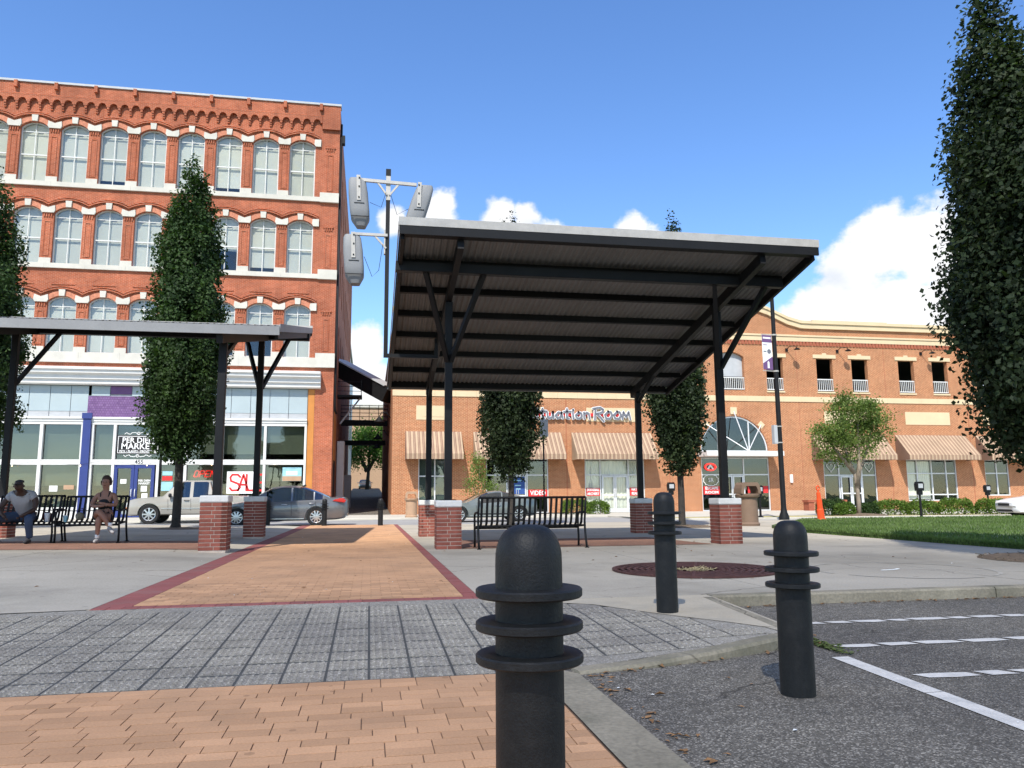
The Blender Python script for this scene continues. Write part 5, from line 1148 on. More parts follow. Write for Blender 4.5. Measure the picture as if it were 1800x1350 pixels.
# signs on the shops
def red_sign(x0, x1, z0, z1, lines, par):
    b = board('red_sign', x0, x1, z0, z1, FY+.045, MT['signR'], par)
    for k, ln in enumerate(lines):
        text(ln, (z1-z0)/len(lines)*.92, MT['signW'], b, ((x0+x1)/2, FY+.028, z1-(z1-z0)*(k+.5)/len(lines)), .002, bold=.006, sx=min(1.25, (x1-x0)*.88/(len(ln)*.62*(z1-z0)/len(lines)*.92)))
red_sign(12.68, 13.5, 1.02, 1.48, ['DODGEBALL', 'ARCHERY'], w3_)
red_sign(15.36, 16.22, 1.02, 1.5, ['VIRTUAL', 'REALITY'], w3_)
red_sign(20.05, 21.12, 1.05, 1.55, ['ESCAPE', 'ROOM'], fa)
b_ = board('red_sign', 22.95, 24.3, 1.12, 1.55, FY+.045, MT['signR'], fa)
for k in range(2): MB().box(23.1, 23.1+.5+.35*k, FY+.028, FY+.032, 1.2+.17*(1-k), 1.28+.17*(1-k)).build('sign_print', MT['signW'], b_)
red_sign(9.18, 10.3, 1.0, 1.4, ['VIDEO'], w2_)
bs = board('blue_poster', 8.1, 8.95, 1.15, 2.15, FY+.002, MT['signB'], w2_)
for k, zz in enumerate((1.9, 1.62, 1.42)): MB().box(8.3+.06*k, 8.75-.03*k, FY-.0135, FY-.0105, zz, zz+.06).build('poster_print', MT['teal'], bs)
# neon disc, gear drawing and white decal
nz_ = [[(20.55+.34*math.cos(k*math.pi/8), 2.72+.2*math.sin(k*math.pi/8)) for k in range(17)]]
strokes(nz_, .045, NEON, fa, 'neon_ring', (0, FY+.03, 0), 1, .02); strokes([[(20.4,2.62),(20.55,2.82),(20.7,2.62)]], .05, MT['signW'], fa, 'neon_mark', (0, FY+.03, 0), 1, .02)
gr_ = [[(20.55+(.46+.05*(k % 2))*math.cos(k*math.pi/12), 1.92+(.40+.05*(k % 2))*math.sin(k*math.pi/12)*.8) for k in range(25)]]
strokes(gr_, .016, MT['signW'], fa, 'gear_decal', (0, FY+.035, 0), 1, .006); text('SR', .34, MT['signW'], fa, (20.55, FY+.032, 1.92), .002)
for hx in (28.65, 31.3):
    strokes([[(hx+.28*math.sin(t)**3*1.0, 2.72+.02*(13*math.cos(t)-5*math.cos(2*t)-2*math.cos(3*t)-math.cos(4*t))) for t in np.linspace(0, 2*math.pi, 25)]], .014, MT['signW'], w5_, 'heart_decal', (0, FY+.04, 0), 1, .006)
# brush-lettered sign
LET = {'S': [[(.55,.95),(.3,1.02),(.08,.85),(.15,.62),(.48,.42),(.5,.12),(.25,-.04),(.0,.08)]], 'i': [[(.12,.62),(.15,0)],[(.13,.82),(.16,.86)]], 't': [[(.2,.95),(.17,.1),(.32,.0)],[(.0,.66),(.42,.7)]],
       'u': [[(.05,.6),(.06,.15),(.2,.0),(.36,.15),(.4,.6)],[(.4,.6),(.44,.02)]], 'a': [[(.4,.55),(.2,.6),(.03,.3),(.14,.03),(.32,.1),(.4,.55)],[(.4,.55),(.48,.02)]], 'o': [[(.22,.6),(.03,.35),(.1,.05),(.3,.02),(.42,.3),(.36,.56),(.22,.6)]],
       'n': [[(.05,.62),(.06,0)],[(.06,.42),(.22,.62),(.36,.5),(.4,0)]], 'R': [[(.1,1.05),(.05,-.05)],[(-.05,1.0),(.4,1.12),(.6,.92),(.5,.62),(.1,.5)],[(.18,.5),(.42,.15),(.62,-.22)]], 'M': [[(0,.0),(.08,.72),(.25,.2),(.42,.72),(.52,.0)]], 'O': [[(.25,.72),(.03,.42),(.1,.06),(.34,.03),(.5,.36),(.42,.68),(.25,.72)]]}
x = 8.95; sg = []; 
for ch, adv in zip('Situation ROOM', (.62,.28,.44,.53,.55,.44,.27,.50,.50,.18,.66,.57,.57,.6)):
    if ch != ' ': sg += [[(x+px*.98, 5.58+pz*.62) for px, pz in l] for l in LET[ch]]
    x += adv*.98
RW = MB().box(9.1, 15.2, FY-.12, FY-.03, 5.74, 5.92).build('sign_raceway', MT['signR'], RB)
strokes(sg, .088, MT['signW'], RW, 'sign_backing', (0, FY-.13, 0), 1, .05); strokes(sg, .05, MT['lettergrey'], RW, 'sign_lettering', (0, FY-.185, 0), 1, .035)
# wall lamps
for xx in (29.95, 36.0, 26.4, 18.6):
    lm = MB().tube([(xx-.35,FY,10.15),(xx-.3,FY-.3,10.32),(xx-.1,FY-.6,10.3),(xx,FY-.68,10.2)], .022, 6).build('wall_lamp', MT['black'], RB, smooth=True)
    MB().lathe([(.03,.12),(.05,.1),(.21,.0),(.205,-.012),(.04,.07)], c=(xx,FY-.68,10.08), n=16).build('lamp_shade', MT['black'], lm, smooth=40); MB().box(xx-.43, xx-.27, FY-.06, FY-.001, 10.05, 10.25).build('lamp_plate', MT['black'], lm)
MB().box(25.78, 25.94, FY-.1, FY-.001, 1.75, 2.25).build('wall_light', MT['signW'], RB)
# ---------------------------------------------------------------- the alley
WH = thing('pale_building', (-10,80.2,1), 'pale rendered building beyond the red block in the alley', 'building')
MB().box(-18, -2.35, 80.3, 104, 0, 17).build('wall', MT['greypaint'], WH)
MB().box(-18.2, -2.2, 80.2, 104.2, 17, 17.4).build('parapet', MT['stone'], WH)
for k in range(4):
    MB().box(-2.36, -2.33, 83+k*4.6, 84.4+k*4.6, 7, 9.4).build('window', MT['glassV'], WH); MB().box(-2.36, -2.26, 82.8+k*4.6, 84.6+k*4.6, 6.8, 6.98).build('window_sill', MT['stone'], WH)
TB = thing('tan_building', (3,128,2), 'small far tan building closing the view down the alley', 'building')
MB().box(-3.2, 12, 128, 140, 1, 15.6).build('wall', MT['tan'], TB); MB().box(-3.4, 12.2, 127.8, 140.2, 15.6, 16.1).build('cornice', MT['stone'], TB)
for k in range(4): MB().box(-2+k*1.8, -1+k*1.8, 127.95, 128.05, 9, 11.5).build('window', MT['interior'], TB)
SB_ = thing('covered_chute', (0,50,8), 'dark sloping covered chute spanning the alley between the two buildings', 'chute')
MB().bar((-2.15,52.5,9.6), (1.3,50.2,7.45), 1.5, 1.0).build('chute_box', MT['black'], SB_); MB().bar((-2.15,52.5,10.16), (1.3,50.2,8.01), 1.7, .08).build('chute_roof', MT['greypaint'], SB_)
def walkway(y, z, rail, label):
    t = thing('alley_walkway', (0,y,z), label, 'walkway', 'steel walkways across the alley')
    MB().box(-2.15, 1.3, y-.5, y+.5, z-.35, z).build('deck', MT['black'], t)
    if rail:
        for q in range(4): MB().tube([(-2.15,y-.45,z+.25+q*.27),(1.3,y-.45,z+.25+q*.27)], .025, 6).build('rail', MT['black'], t)
        for q in range(6): MB().tube([(-2.1+q*.67,y-.45,z),(-2.1+q*.67,y-.45,z+1.1)], .025, 6).build('rail_post', MT['black'], t)
walkway(58, 6.6, True, 'upper railed steel walkway crossing the alley'); walkway(66, 5.7, False, 'lower plain steel walkway crossing farther down the alley')
BK = thing('wall_bracket', (-1.6,51,7.2), 'dark steel balcony bracket on the alley side of the red block', 'bracket')
MB().box(-2.1, -.55, 50.4, 51.6, 7.35, 7.5).build('platform', MT['black'], BK); MB().bar((-.65,51,7.4), (-1.9,51,5.7), .1, .1).build('strut', MT['greypaint'], BK); MB().bar((-.6,50.5,7.5), (-.6,50.5,8.5), .05, .05).build('rail_post', MT['black'], BK)
for k in range(3): MB().tube([(-2.1,50.45,7.75+k*.3),(-.6,50.45,7.75+k*.3)], .02, 6).build('rail', MT['black'], BK)
for (y, z) in ((49.5, 5.7), (57, 5.2), (64, 5.0)):
    t = thing('alley_lamp', (1.2,y,z), 'gooseneck barn lamp on the right alley wall, %s' % {49.5: 'nearest of three', 57: 'middle of three', 64: 'farthest of three'}[y], 'lamp', 'barn lamps in the alley')
    MB().tube([(1.25,y,z+.25),(1.0,y,z+.62),(.7,y,z+.62),(.55,y,z+.35)], .03, 6).build('arm', MT['black'], t, smooth=True)
    MB().lathe([(.05,.35),(.07,.3),(.34,.0),(.33,-.02),(.05,.25)], c=(.55,y,z), n=16).build('shade', MT['black'], t, smooth=40)
for x0, x1, y0, y1, z1, mt, nm, lab in ((-2.05,-1.25,56,57.2,2.6,'greypaint','electric_cabinet','grey electric cabinet against the left alley wall'), (-2.06,-1.6,51,52.2,4.6,'white','service_duct','pale upright duct on the left alley wall')):
    t = thing(nm, (x0,y0,.2), lab, 'cabinet' if 'cab' in nm else 'duct')
    MB().box(x0, x1, y0, y1, .1, z1).build('casing', MT[mt], t, bevel=.03); MB().box(x0+.06, x1-.06, y0-.02, y0-.001, .5, z1-.2).build('door', MT[mt], t)
MB().box(XR+.002, XR+.012, 46.5, 49.8, 3.0, 6.0).build('painted_patch', MT['orangep'], LB)
MB().box(XR+.003, XR+.03, 47.0, 49.0, .3, 3.2).build('alley_door', MT['black'], LB)
# ================================================================ trees and shrubs
def leaves(P, size, up=.35, out_c=None, jit=.35):
    """kite-shaped leaves at the points P (n,3)"""
    n = len(P); d = RNG.normal(size=(n,3))
    if out_c is not None:
        o = P-out_c; o[:,2] *= .2; o /= np.linalg.norm(o, axis=1, keepdims=True)+1e-6; d += o*1.1
    d[:,2] += up; d /= np.linalg.norm(d, axis=1, keepdims=True)
    r = RNG.normal(size=(n,3)); a = np.cross(d, r); a /= np.linalg.norm(a, axis=1, keepdims=True)+1e-6; b = np.cross(d, a)
    L = size*(1+jit*(RNG.random((n,1))-.5)*2); w = L*.34
    bend = d*L*.12
    V = np.stack([P-a*L*.5-bend, P+b*w-a*L*.05, P+a*L*.5-bend, P-b*w-a*L*.05], 1).reshape(-1,3)
    return V, np.arange(n*4).reshape(-1,4)
def column_points(n, zb, zt, prof, seed, clumps=240, sd=(.17,.30)):
    rg = np.random.default_rng(seed)
    zc = zb+(zt-zb)*rg.random(clumps*3); rr = prof((zc-zb)/(zt-zb)); keep = rg.random(len(zc)) < rr/rr.max(); zc = zc[keep][:clumps]; rr = rr[keep][:clumps]
    an = rg.random(len(zc))*6.283; rad = rr*np.sqrt(.25+.75*rg.random(len(zc)))*(1+.10*np.sin(an*3+seed)+.10*np.sin(zc*2.3+an*2))
    rad *= 1+.16*(rg.random(len(zc))-.4)
    C = np.stack([rad*np.cos(an), rad*np.sin(an), zc], 1)
    w = rr+.15; w /= w.sum(); idx = rg.choice(len(C), n, p=w)
    P = C[idx]+np.clip(rg.normal(size=(n,3)), -1.5, 1.5)*np.array([sd[0],sd[0],sd[1]])*(.55+.45*(rr[idx]/rr.max()))[:,None]
    # short upright sprays leaving the outline
    return P
def oak_prof(t): return np.interp(t, [0,.05,.14,.35,.6,.8,.93,1], [.25,.62,.92,1.0,.86,.60,.30,.05])
def column_tree(loc, rmax, zb, zt, n, leaf, label, seed, mat, trunk_r=.11, clumps=420, extra=None):
    t = thing('oak_tree', loc, label, 'tree', 'columnar oaks of the plaza', local=True)
    P = column_points(n, zb, zt, lambda q: oak_prof(q)*(rmax-.17), seed, clumps); P[:,2] = np.maximum(P[:,2], zb-.15)
    core = column_points(n//4, zb+.25, zt-.7, lambda q: oak_prof(q)*rmax*.62, seed+1, clumps*2); core += RNG.normal(size=core.shape)*.1
    if extra:
        ox, oy, er, ezb, ezt, en = extra; E_ = column_points(en, ezb, ezt, lambda q: oak_prof(q)*(er-.17), seed+2, clumps); P = np.concatenate([P, E_+np.array([ox, oy, 0])])
    V, F = leaves(P, leaf, .5, np.array([0,0,(zb+zt)/2])); V2, F2 = leaves(core, leaf*1.8, .5); fast_mesh('crown', np.concatenate([V, V2]), np.concatenate([F, F2+len(V)]), mat, t)
    m = MB(); m.tube([(0,0,-.1),(0,0,.02),(.01,0,.15),(.02,.01,zb*.6),(.0,.02,zb+.4),(0,0,zt*.6),(.02,0,zt*.93)], [trunk_r*1.7,trunk_r*1.45,trunk_r*1.1,trunk_r,trunk_r*.9,trunk_r*.5,.012], 10); m.build('trunk', MT['bark'], t, smooth=True)
    rt = random.Random(seed)
    for k in range(16):
        a = k*2.4; z0 = zb+.1+k*(zt-zb)*.045; r_ = rmax*.75*float(oak_prof(min(.95, (z0+1.2-zb)/(zt-zb))))
        MB().tube([(0,0,z0),(r_*.4*math.cos(a),r_*.4*math.sin(a),z0+.45),(r_*math.cos(a),r_*math.sin(a),z0+1.5)], [.035,.024,.008], 5).build('limb', MT['bark'], t, smooth=True)
    return t
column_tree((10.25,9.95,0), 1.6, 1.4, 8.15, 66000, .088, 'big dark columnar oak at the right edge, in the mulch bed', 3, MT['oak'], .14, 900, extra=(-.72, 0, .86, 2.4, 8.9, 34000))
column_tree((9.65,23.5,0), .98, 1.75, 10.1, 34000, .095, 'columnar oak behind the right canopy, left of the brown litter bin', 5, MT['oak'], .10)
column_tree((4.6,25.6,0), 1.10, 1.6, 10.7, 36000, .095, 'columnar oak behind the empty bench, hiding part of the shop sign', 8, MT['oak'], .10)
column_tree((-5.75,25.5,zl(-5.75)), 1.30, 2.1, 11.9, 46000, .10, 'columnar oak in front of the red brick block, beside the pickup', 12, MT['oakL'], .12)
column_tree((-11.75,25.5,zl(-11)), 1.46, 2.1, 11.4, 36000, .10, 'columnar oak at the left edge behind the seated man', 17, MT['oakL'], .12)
def round_tree(name, loc, lobes, n, leaf, mat, trunk_pts, label, cat, tmat, seed, sd=.26, trunk_r=.07):
    t = thing(name, loc, label, cat, local=True); rg = np.random.default_rng(seed); C = []
    for x, y, z, r in lobes:
        k = int(14*r*r)+6; q = rg.normal(size=(k,3)); q /= np.linalg.norm(q, axis=1, keepdims=True); C.append(np.array([x,y,z])+q*r*(rg.random((k,1))**.45))
    C = np.concatenate(C); P = C[rg.integers(0, len(C), n)]+rg.normal(size=(n,3))*sd*np.array([1,1,.7])
    V, F = leaves(P, leaf, .6); fast_mesh('crown', V, F, mat, t)
    for tp in trunk_pts:
        k = len(tp); MB().tube(tp, [trunk_r*(1-.72*i/(k-1)) for i in range(k)], 8).build('trunk' if tp is trunk_pts[0] else 'limb', tmat, t, smooth=True)
    return t
lo = [(-1.2,0,3.3,.75),(-.2,.2,3.0,.8),(.9,0,3.5,.9),(1.2,.2,4.1,.7),(-.5,0,4.5,.65),(.4,-.2,4.6,.6),(.2,.2,3.8,.8),(-.7,-.3,3.8,.6),(-.35,0,5.15,.28),(.75,0,5.0,.3),(-1.5,0,3.6,.4)]
round_tree('crape_myrtle', (21.5,32,.05), lo, 15000, .095, MT['myrtle'], [[(0,0,-.1),(.02,0,.6),(.0,0,1.3),(-.1,0,1.9),(-.5,0,3.0),(-.6,0,4.2)], [(0,0,1.2),(.25,.1,2.0),(.7,.1,3.0),(1.0,.1,3.9)], [(0,.0,1.3),(.1,-.1,2.2),(.2,0,3.4),(.3,0,4.5)], [(-.1,0,1.9),(-.7,.1,2.7),(-1.2,.1,3.3)]], 'small light green crape myrtle with pale trunk before the brick shops', 'tree', MT['barkL'], 4, .24, .11)
round_tree('sapling', (5.55,40.5,.05), [(-.3,0,1.5,.5),(.3,0,1.9,.5),(0,0,2.4,.4),(.6,0,1.4,.4),(-.1,0,2.9,.22)], 2200, .09, MT['myrtle'], [[(0,0,0),(0,0,.8),(.1,0,2.6)], [(0,0,.6),(.4,0,1.7)], [(0,0,.6),(-.3,0,1.7)]], 'thin leafy sapling on the far pavement seen between the canopy posts', 'tree', MT['barkL'], 9, .2, .03)
round_tree('alley_tree', (-.3,112,2.2), [(-2,0,5,1.8),(1.6,0,5.5,2.0),(3.5,1,4.5,1.6),(-.5,0,7.5,1.8),(2.2,0,8.2,1.8)], 7500, .35, MT['alleyleaf'], [[(0,0,-.3),(.2,0,3),(.3,0,8)], [(0,0,2.5),(2,0,6)], [(0,0,2.5),(-1.6,0,6)]], 'bright green tree at the far end of the alley', 'tree', MT['bark'], 14, .75, .3)
def shrub(x, y, w, d, h, label, seed, dark=False, n=3200):
    t = thing('hedge_shrub', (x,y,.045), label, 'shrub', 'clipped shrubs before the brick shops', local=True); rg = np.random.default_rng(seed)
    u = rg.normal(size=(n,3)); u /= np.linalg.norm(u, axis=1, keepdims=True); u[:,2] = np.abs(u[:,2])
    s = np.sign(u)*np.abs(u)**.6; P = s*np.array([w/2,d/2,h*.9])*(.8+.25*rg.random((n,1))); P *= 1+.06*np.sin(P[:,:1]*9+seed)
    V, F = leaves(P, .075, .4); fast_mesh('foliage', V, F, MT['oakL'] if dark else MT['hedge'], t)
    for k in range(4): MB().tube([(-w*.3+k*w*.2,0,-.05),(-w*.32+k*w*.22,.02,h*.7)], [.02,.008], 5).build('stem', MT['bark'], t)
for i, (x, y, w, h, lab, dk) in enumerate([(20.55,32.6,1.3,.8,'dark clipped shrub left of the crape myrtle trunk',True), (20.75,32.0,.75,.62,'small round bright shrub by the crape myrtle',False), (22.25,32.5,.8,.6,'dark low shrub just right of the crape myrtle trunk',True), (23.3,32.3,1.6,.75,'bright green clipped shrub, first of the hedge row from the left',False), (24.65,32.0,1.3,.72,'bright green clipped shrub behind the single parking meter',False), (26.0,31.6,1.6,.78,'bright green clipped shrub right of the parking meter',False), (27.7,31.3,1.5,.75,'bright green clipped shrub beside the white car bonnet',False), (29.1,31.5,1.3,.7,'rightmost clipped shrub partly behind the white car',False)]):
    shrub(x, y, w, 1.0, h, lab, 30+i, dk)
for i, (x, w, h, lab) in enumerate([(6.2,1.6,.75,'low green shrub on the far pavement behind the coupe bonnet'), (10.9,1.5,.9,'green shrub on the far pavement seen through the empty bench'), (12.1,1.2,.8,'green shrub on the far pavement at the right of the empty bench')]):
    shrub(x, 41.0, w, .9, h, lab, 50+i)
# mulch beds
def mulch_bed(x, y, r, label, h=.05):
    m = MB(); rg = random.Random(int(x*10)); m.lathe([(r,0.006),(r*.8,h*.7),(r*.35,h),(0,h*1.1)], c=(x,y,0), n=32)
    for k in range(260):
        a = rg.uniform(0, 6.28); q = r*math.sqrt(rg.random())*1.03; b = rg.uniform(0, 6.28); l = rg.uniform(.03,.1); z = h*(1-q/r)+.012
        m.bar((x+q*math.cos(a),y+q*math.sin(a),z), (x+q*math.cos(a)+l*math.cos(b),y+q*math.sin(a)+l*math.sin(b),z+rg.uniform(-.005,.02)), .014, .008)
    tag(m.build('mulch', MT['mulch']), label, 'mulch', kind='stuff')
mulch_bed(9.85,9.95,1.05,'round bed of wood mulch under the right oak'); mulch_bed(-5.75,25.5,1.2,'mulch bed under the oak beside the pickup',.12); mulch_bed(21.5,32,1.3,'mulch mound under the crape myrtle',.14); mulch_bed(9.65,23.5,1.0,'mulch bed under the oak by the litter bin'); mulch_bed(4.6,25.6,1.0,'mulch bed under the oak behind the empty bench')
# ================================================================ vehicles
def make_car(name, label, L, W_, keys, cab, wheels, paint, wr=.33, rimn=10, lamps=None, van=False):
    """local: nose at x=0 pointing to -x, tail at x=L, near side is -y.
    keys: [(x, z_bottom, z_belt, z_top, half width)], cab: dict with pillar xs and roof profile"""
    t = thing(name, (0,0,0), label, 'pickup' if van else 'car', local=True)
    kx = [k[0] for k in keys]; itp = lambda x, i: float(np.interp(x, kx, [k[i] for k in keys]))
    xs = sorted(set([round(v, 3) for v in np.linspace(0, L, 46)]+[round(v, 3) for v in cab['cuts']]))
    rx = [p[0] for p in cab['roof']]; rz = [p[1] for p in cab['roof']]
    rows = []
    for x in xs:
        zb, zs, zt_, w = (itp(x, i) for i in (1,2,3,4)); zr_ = max(zt_, float(np.interp(x, rx, rz, left=0, right=0)))
        hgt = zr_-zs; wt = w*(.97-.30*min(1, max(0, hgt-.08)/.5)*cab.get('tumble', .8)); 
        rows.append([(w*.80, zb), (w*.955, zb+.05), (w*.985, zb+.16), (w, zb+(zs-zb)*.55), (w*.992, zs-.10), (w*.965, zs), (wt, zr_-.055*min(1, max(.25, hgt*2.5))), (wt*.86, zr_-.004), (wt*.45, zr_+.018), (0, zr_+.024)])
    def P(i, j, s): y, z = rows[i][j]; return (xs[i], s*y, z)
    groups = {'body': [], 'windscreen': [], 'rear_window': []}
    a0, a1, c1, c0 = cab['a0'], cab['a1'], cab['c1'], cab['c0']
    for i in range(len(xs)-1):
        xm = (xs[i]+xs[i+1])/2
        for j in range(9):
            for s in (-1, 1):
                g_ = 'body'
                if j == 5:
                    for wi, (p, q) in enumerate(cab['win']):
                        if p <= xm <= q: g_ = ('side_window', wi, s); groups.setdefault(g_, [])
                if j in (6,7,8) and a0+.06 < xm < a1: g_ = 'windscreen'
                if j in (6,7,8) and c1 < xm < c0-.05: g_ = 'rear_window'
                q = [P(i,j,s), P(i+1,j,s), P(i+1,j+1,s), P(i,j+1,s)]
                groups[g_].append(q if s < 0 else q[::-1])
    for i, rev in ((0, False), (len(xs)-1, True)):
        ringp = [P(i,j,-1) for j in range(10)]+[P(i,j,1) for j in range(8,-1,-1)]; groups['body'].append(ringp if not rev else ringp[::-1])
    groups['body'] += [[P(i,0,1), P(i+1,0,1), P(i+1,0,-1), P(i,0,-1)] for i in range(len(xs)-1)]
    parts = {}
    for g_, qs in groups.items():
        if not qs: continue
        m = MB()
        for q in qs: m.add(q, [tuple(range(len(q)))])
        o = m.build(g_ if isinstance(g_, str) else g_[0], paint if g_ == 'body' else MT['glassV'], t, fixn=False); me = o.data
        b = bmesh.new(); b.from_mesh(me); bmesh.ops.remove_doubles(b, verts=b.verts, dist=.0005); b.to_mesh(me); b.free()
        for p in me.polygons: p.use_smooth = True
        me.set_sharp_from_angle(angle=R(38)); parts[g_] = o
    # wheel arches are cut out of the body
    cut = MB()
    for x in wheels:
        for s in (-1, 1):
            cut.tube([(x, s*(W_/2+.2), wr), (x, s*(W_/2-.24), wr)], wr+.055, 24)
    co = cut.build('cut', None); bm_ = parts['body'].modifiers.new('arch', 'BOOLEAN'); bm_.operation = 'DIFFERENCE'; bm_.solver = 'EXACT'; bm_.object = co
    dg = bpy.context.evaluated_depsgraph_get(); nm = bpy.data.meshes.new_from_object(parts['body'].evaluated_get(dg))
    if len(nm.polygons) > 200: parts['body'].modifiers.clear(); parts['body'].data = nm
    else: parts['body'].modifiers.clear()
    bpy.data.objects.remove(co)
    for x in wheels:
        for s in (-1, 1):
            yo = s*(W_/2-.03); yi = s*(W_/2-.24)
            tw = MB(); n = 28; pr_2 = [(wr*.66, yo-s*.01), (wr*.93, yo), (wr, yo-s*.035), (wr, yi+s*.03), (wr*.9, yi), (wr*.6, yi)]
            for r_, y in pr_2: tw.v += [(x+r_*math.cos(2*math.pi*k/n), y, wr+r_*math.sin(2*math.pi*k/n)) for k in range(n)]
            for a in range(len(pr_2)-1): tw.f += [(a*n+k, a*n+(k+1) % n, (a+1)*n+(k+1) % n, (a+1)*n+k) for k in range(n)]
            wh = tw.build('wheel', MT['rubber'], t, smooth=40)
            rm = MB(); rr_ = wr*.665
            rm.tube([(x, yo-s*.015, wr), (x, yo-s*.13, wr)], rr_*.2, 12)
            for k in range(rimn):
                a = 2*math.pi*k/rimn; rm.bar((x+rr_*.12*math.cos(a), yo-s*.02, wr+rr_*.12*math.sin(a)), (x+rr_*.97*math.cos(a), yo-s*.03, wr+rr_*.97*math.sin(a)), .05*wr/.33, .04, (0,1,0))
            ro = [(rr_*1.0, yo-s*.012), (rr_*.9, yo-s*.02), (rr_*.9, yo-s*.06), (rr_*1.0, yo-s*.06)]; b0_ = len(rm.v)
            for r_, y in ro: rm.v += [(x+r_*math.cos(2*math.pi*k/n), y, wr+r_*math.sin(2*math.pi*k/n)) for k in range(n)]
            for a in range(3): rm.f += [(b0_+a*n+k, b0_+a*n+(k+1) % n, b0_+(a+1)*n+(k+1) % n, b0_+(a+1)*n+k) for k in range(n)]
            rm.build('rim', MT['chrome'], wh)
            MB().tube([(x, yo-s*.09, wr), (x, yo-s*.12, wr)], rr_*.88, 20).build('brake_disc', MT['black'], wh)
    for xw in cab.get('doors', []):
        zb, zs, w = itp(xw, 1), itp(xw, 2), itp(xw, 4)
        MB().tube([(xw, -w*.99-.004, zb+.18), (xw, -w-.004, zb+(zs-zb)*.55), (xw-.02, -w*.99-.004, zs-.06)], .006, 4).build('door_seam', MT['ink'], t)
    for xh in cab.get('handles', []):
        zs, w = itp(xh, 2), itp(xh, 4); MB().tube([(xh-.1, -w-.0, zs-.12), (xh-.07, -w-.035, zs-.12), (xh+.07, -w-.035, zs-.12), (xh+.1, -w, zs-.12)], .016, 6).build('door_handle', MT['chrome'] if van is False else MT['ink'], t, smooth=True)
    xm = cab['mirror']; zs, w = itp(xm, 2), itp(xm, 4)
    for s in (-1, 1): MB().lathe([(0,-.09),(.07,-.08),(.1,0),(.08,.07),(0,.09)], c=(xm, s*(w+.09), zs+.1), n=12, sx=.7).build('mirror', paint if not van else MT['ink'], t, smooth=True)
    for nm_, x, y0, y1, z0, z1, d_, mt in (lamps or []):
        for s in (-1, 1):
            a, b = sorted((s*y0, s*y1)); MB().box(x, x+d_, a, b, z0, z1).build(nm_, MT[mt], t, bevel=.02)
    return t
# --- grey sedan
sk = [(0,.34,.56,.60,.62),(.12,.22,.63,.68,.78),(.5,.19,.72,.78,.87),(1.1,.19,.80,.88,.905),(1.6,.19,.85,.94,.915),(2.6,.19,.90,.96,.915),(3.8,.20,.95,1.0,.91),(4.4,.22,.97,1.04,.88),(4.72,.26,.95,1.03,.80),(4.84,.36,.80,.95,.68)]
scab = dict(a0=1.42, a1=2.12, c1=3.12, c0=4.22, win=[(1.95,2.82),(2.88,3.62),(3.66,3.95)], roof=[(1.42,.95),(1.75,1.20),(2.1,1.385),(2.5,1.45),(2.95,1.455),(3.3,1.40),(3.75,1.24),(4.22,1.03)], cuts=[1.95,2.82,2.88,3.62,3.66,3.95,1.42,2.12,3.12,4.22], doors=[1.78,2.85,3.72], handles=[2.6,3.55], mirror=1.86)
sedan = make_car('sedan', 'dark grey four-door sedan parked across the end of the brick walk', 4.84, 1.83, sk, scab, [.93, 3.73], MT['carGrey'], .335, 10, [('tail_lamp',4.52,.58,.84,.86,1.0,.20,'redlens'),('headlamp',.10,.45,.74,.58,.70,.2,'lens')])
MB().box(1.35, 3.3, -.945, -.925, .255, .285).build('sill_trim', MT['chrome'], sedan); MB().box(4.55, 4.86, -.66, .66, .33, .36).build('bumper_trim', MT['chrome'], sedan)
MB().prism([(4.30,.90),(4.74,.84),(4.80,.93),(4.66,.99),(4.40,.97)], lambda u, v, d: (u, d, v), -.905, -.80).build('tail_lamp', MT['redlens'], sedan, bevel=.01)
MB().box(4.83, 4.87, -.4, .4, .45, .8).build('rear_panel', MT['carGrey'], sedan)
MB().bar((3.15,0,1.44),(3.28,0,1.50), .04, .07).build('antenna', MT['ink'], sedan)
sedan.location = (-5.62, 30.75, -.03)
# --- pickup
pk = [(0,.42,.78,.86,.80),(.08,.34,.86,.95,.93),(.4,.34,.95,1.05,.97),(1.3,.36,1.04,1.12,.99),(1.7,.36,1.07,1.15,.99),(3.4,.36,1.10,1.14,.99),(3.5,.36,1.10,1.13,.99),(3.55,.36,1.09,1.12,.99),(5.6,.40,1.10,1.12,.99),(5.75,.45,1.05,1.10,.97)]
pcab = dict(a0=1.5, a1=1.98, c1=3.32, c0=3.46, win=[(1.92,2.55),(2.68,3.28)], roof=[(1.5,1.15),(1.75,1.45),(2.0,1.72),(2.3,1.79),(3.2,1.79),(3.36,1.72),(3.5,1.12)], cuts=[1.92,2.55,2.68,3.28,1.5,1.98,3.32,3.46,3.5], doors=[1.72,2.62,3.42], handles=[2.45], mirror=1.8, tumble=.5)
pick = make_car('pickup_truck', 'silver beige extended-cab pickup truck behind the oak and the left canopy post', 5.75, 1.98, pk, pcab, [.98, 4.55], MT['carTaupe'], .40, 8, [('headlamp',.02,.62,.88,.70,.86,.18,'lens'),('turn_lamp',.03,.66,.90,.60,.69,.18,'amber')], van=True)
MB().box(-.09, .12, -.95, .95, .40, .58).build('front_bumper', MT['chrome'], pick, bevel=.03); MB().box(-.03, .05, -.55, .55, .62, .86).build('grille', MT['ink'], pick)
MB().box(1.45, 3.4, -1.0, -.975, .62, .65).build('side_moulding', MT['chrome'], pick); MB().box(3.6, 5.7, -.85, .85, .75, 1.0).build('bed_floor', MT['ink'], pick)
pick.location = (-9.95, 36.0, -.03)
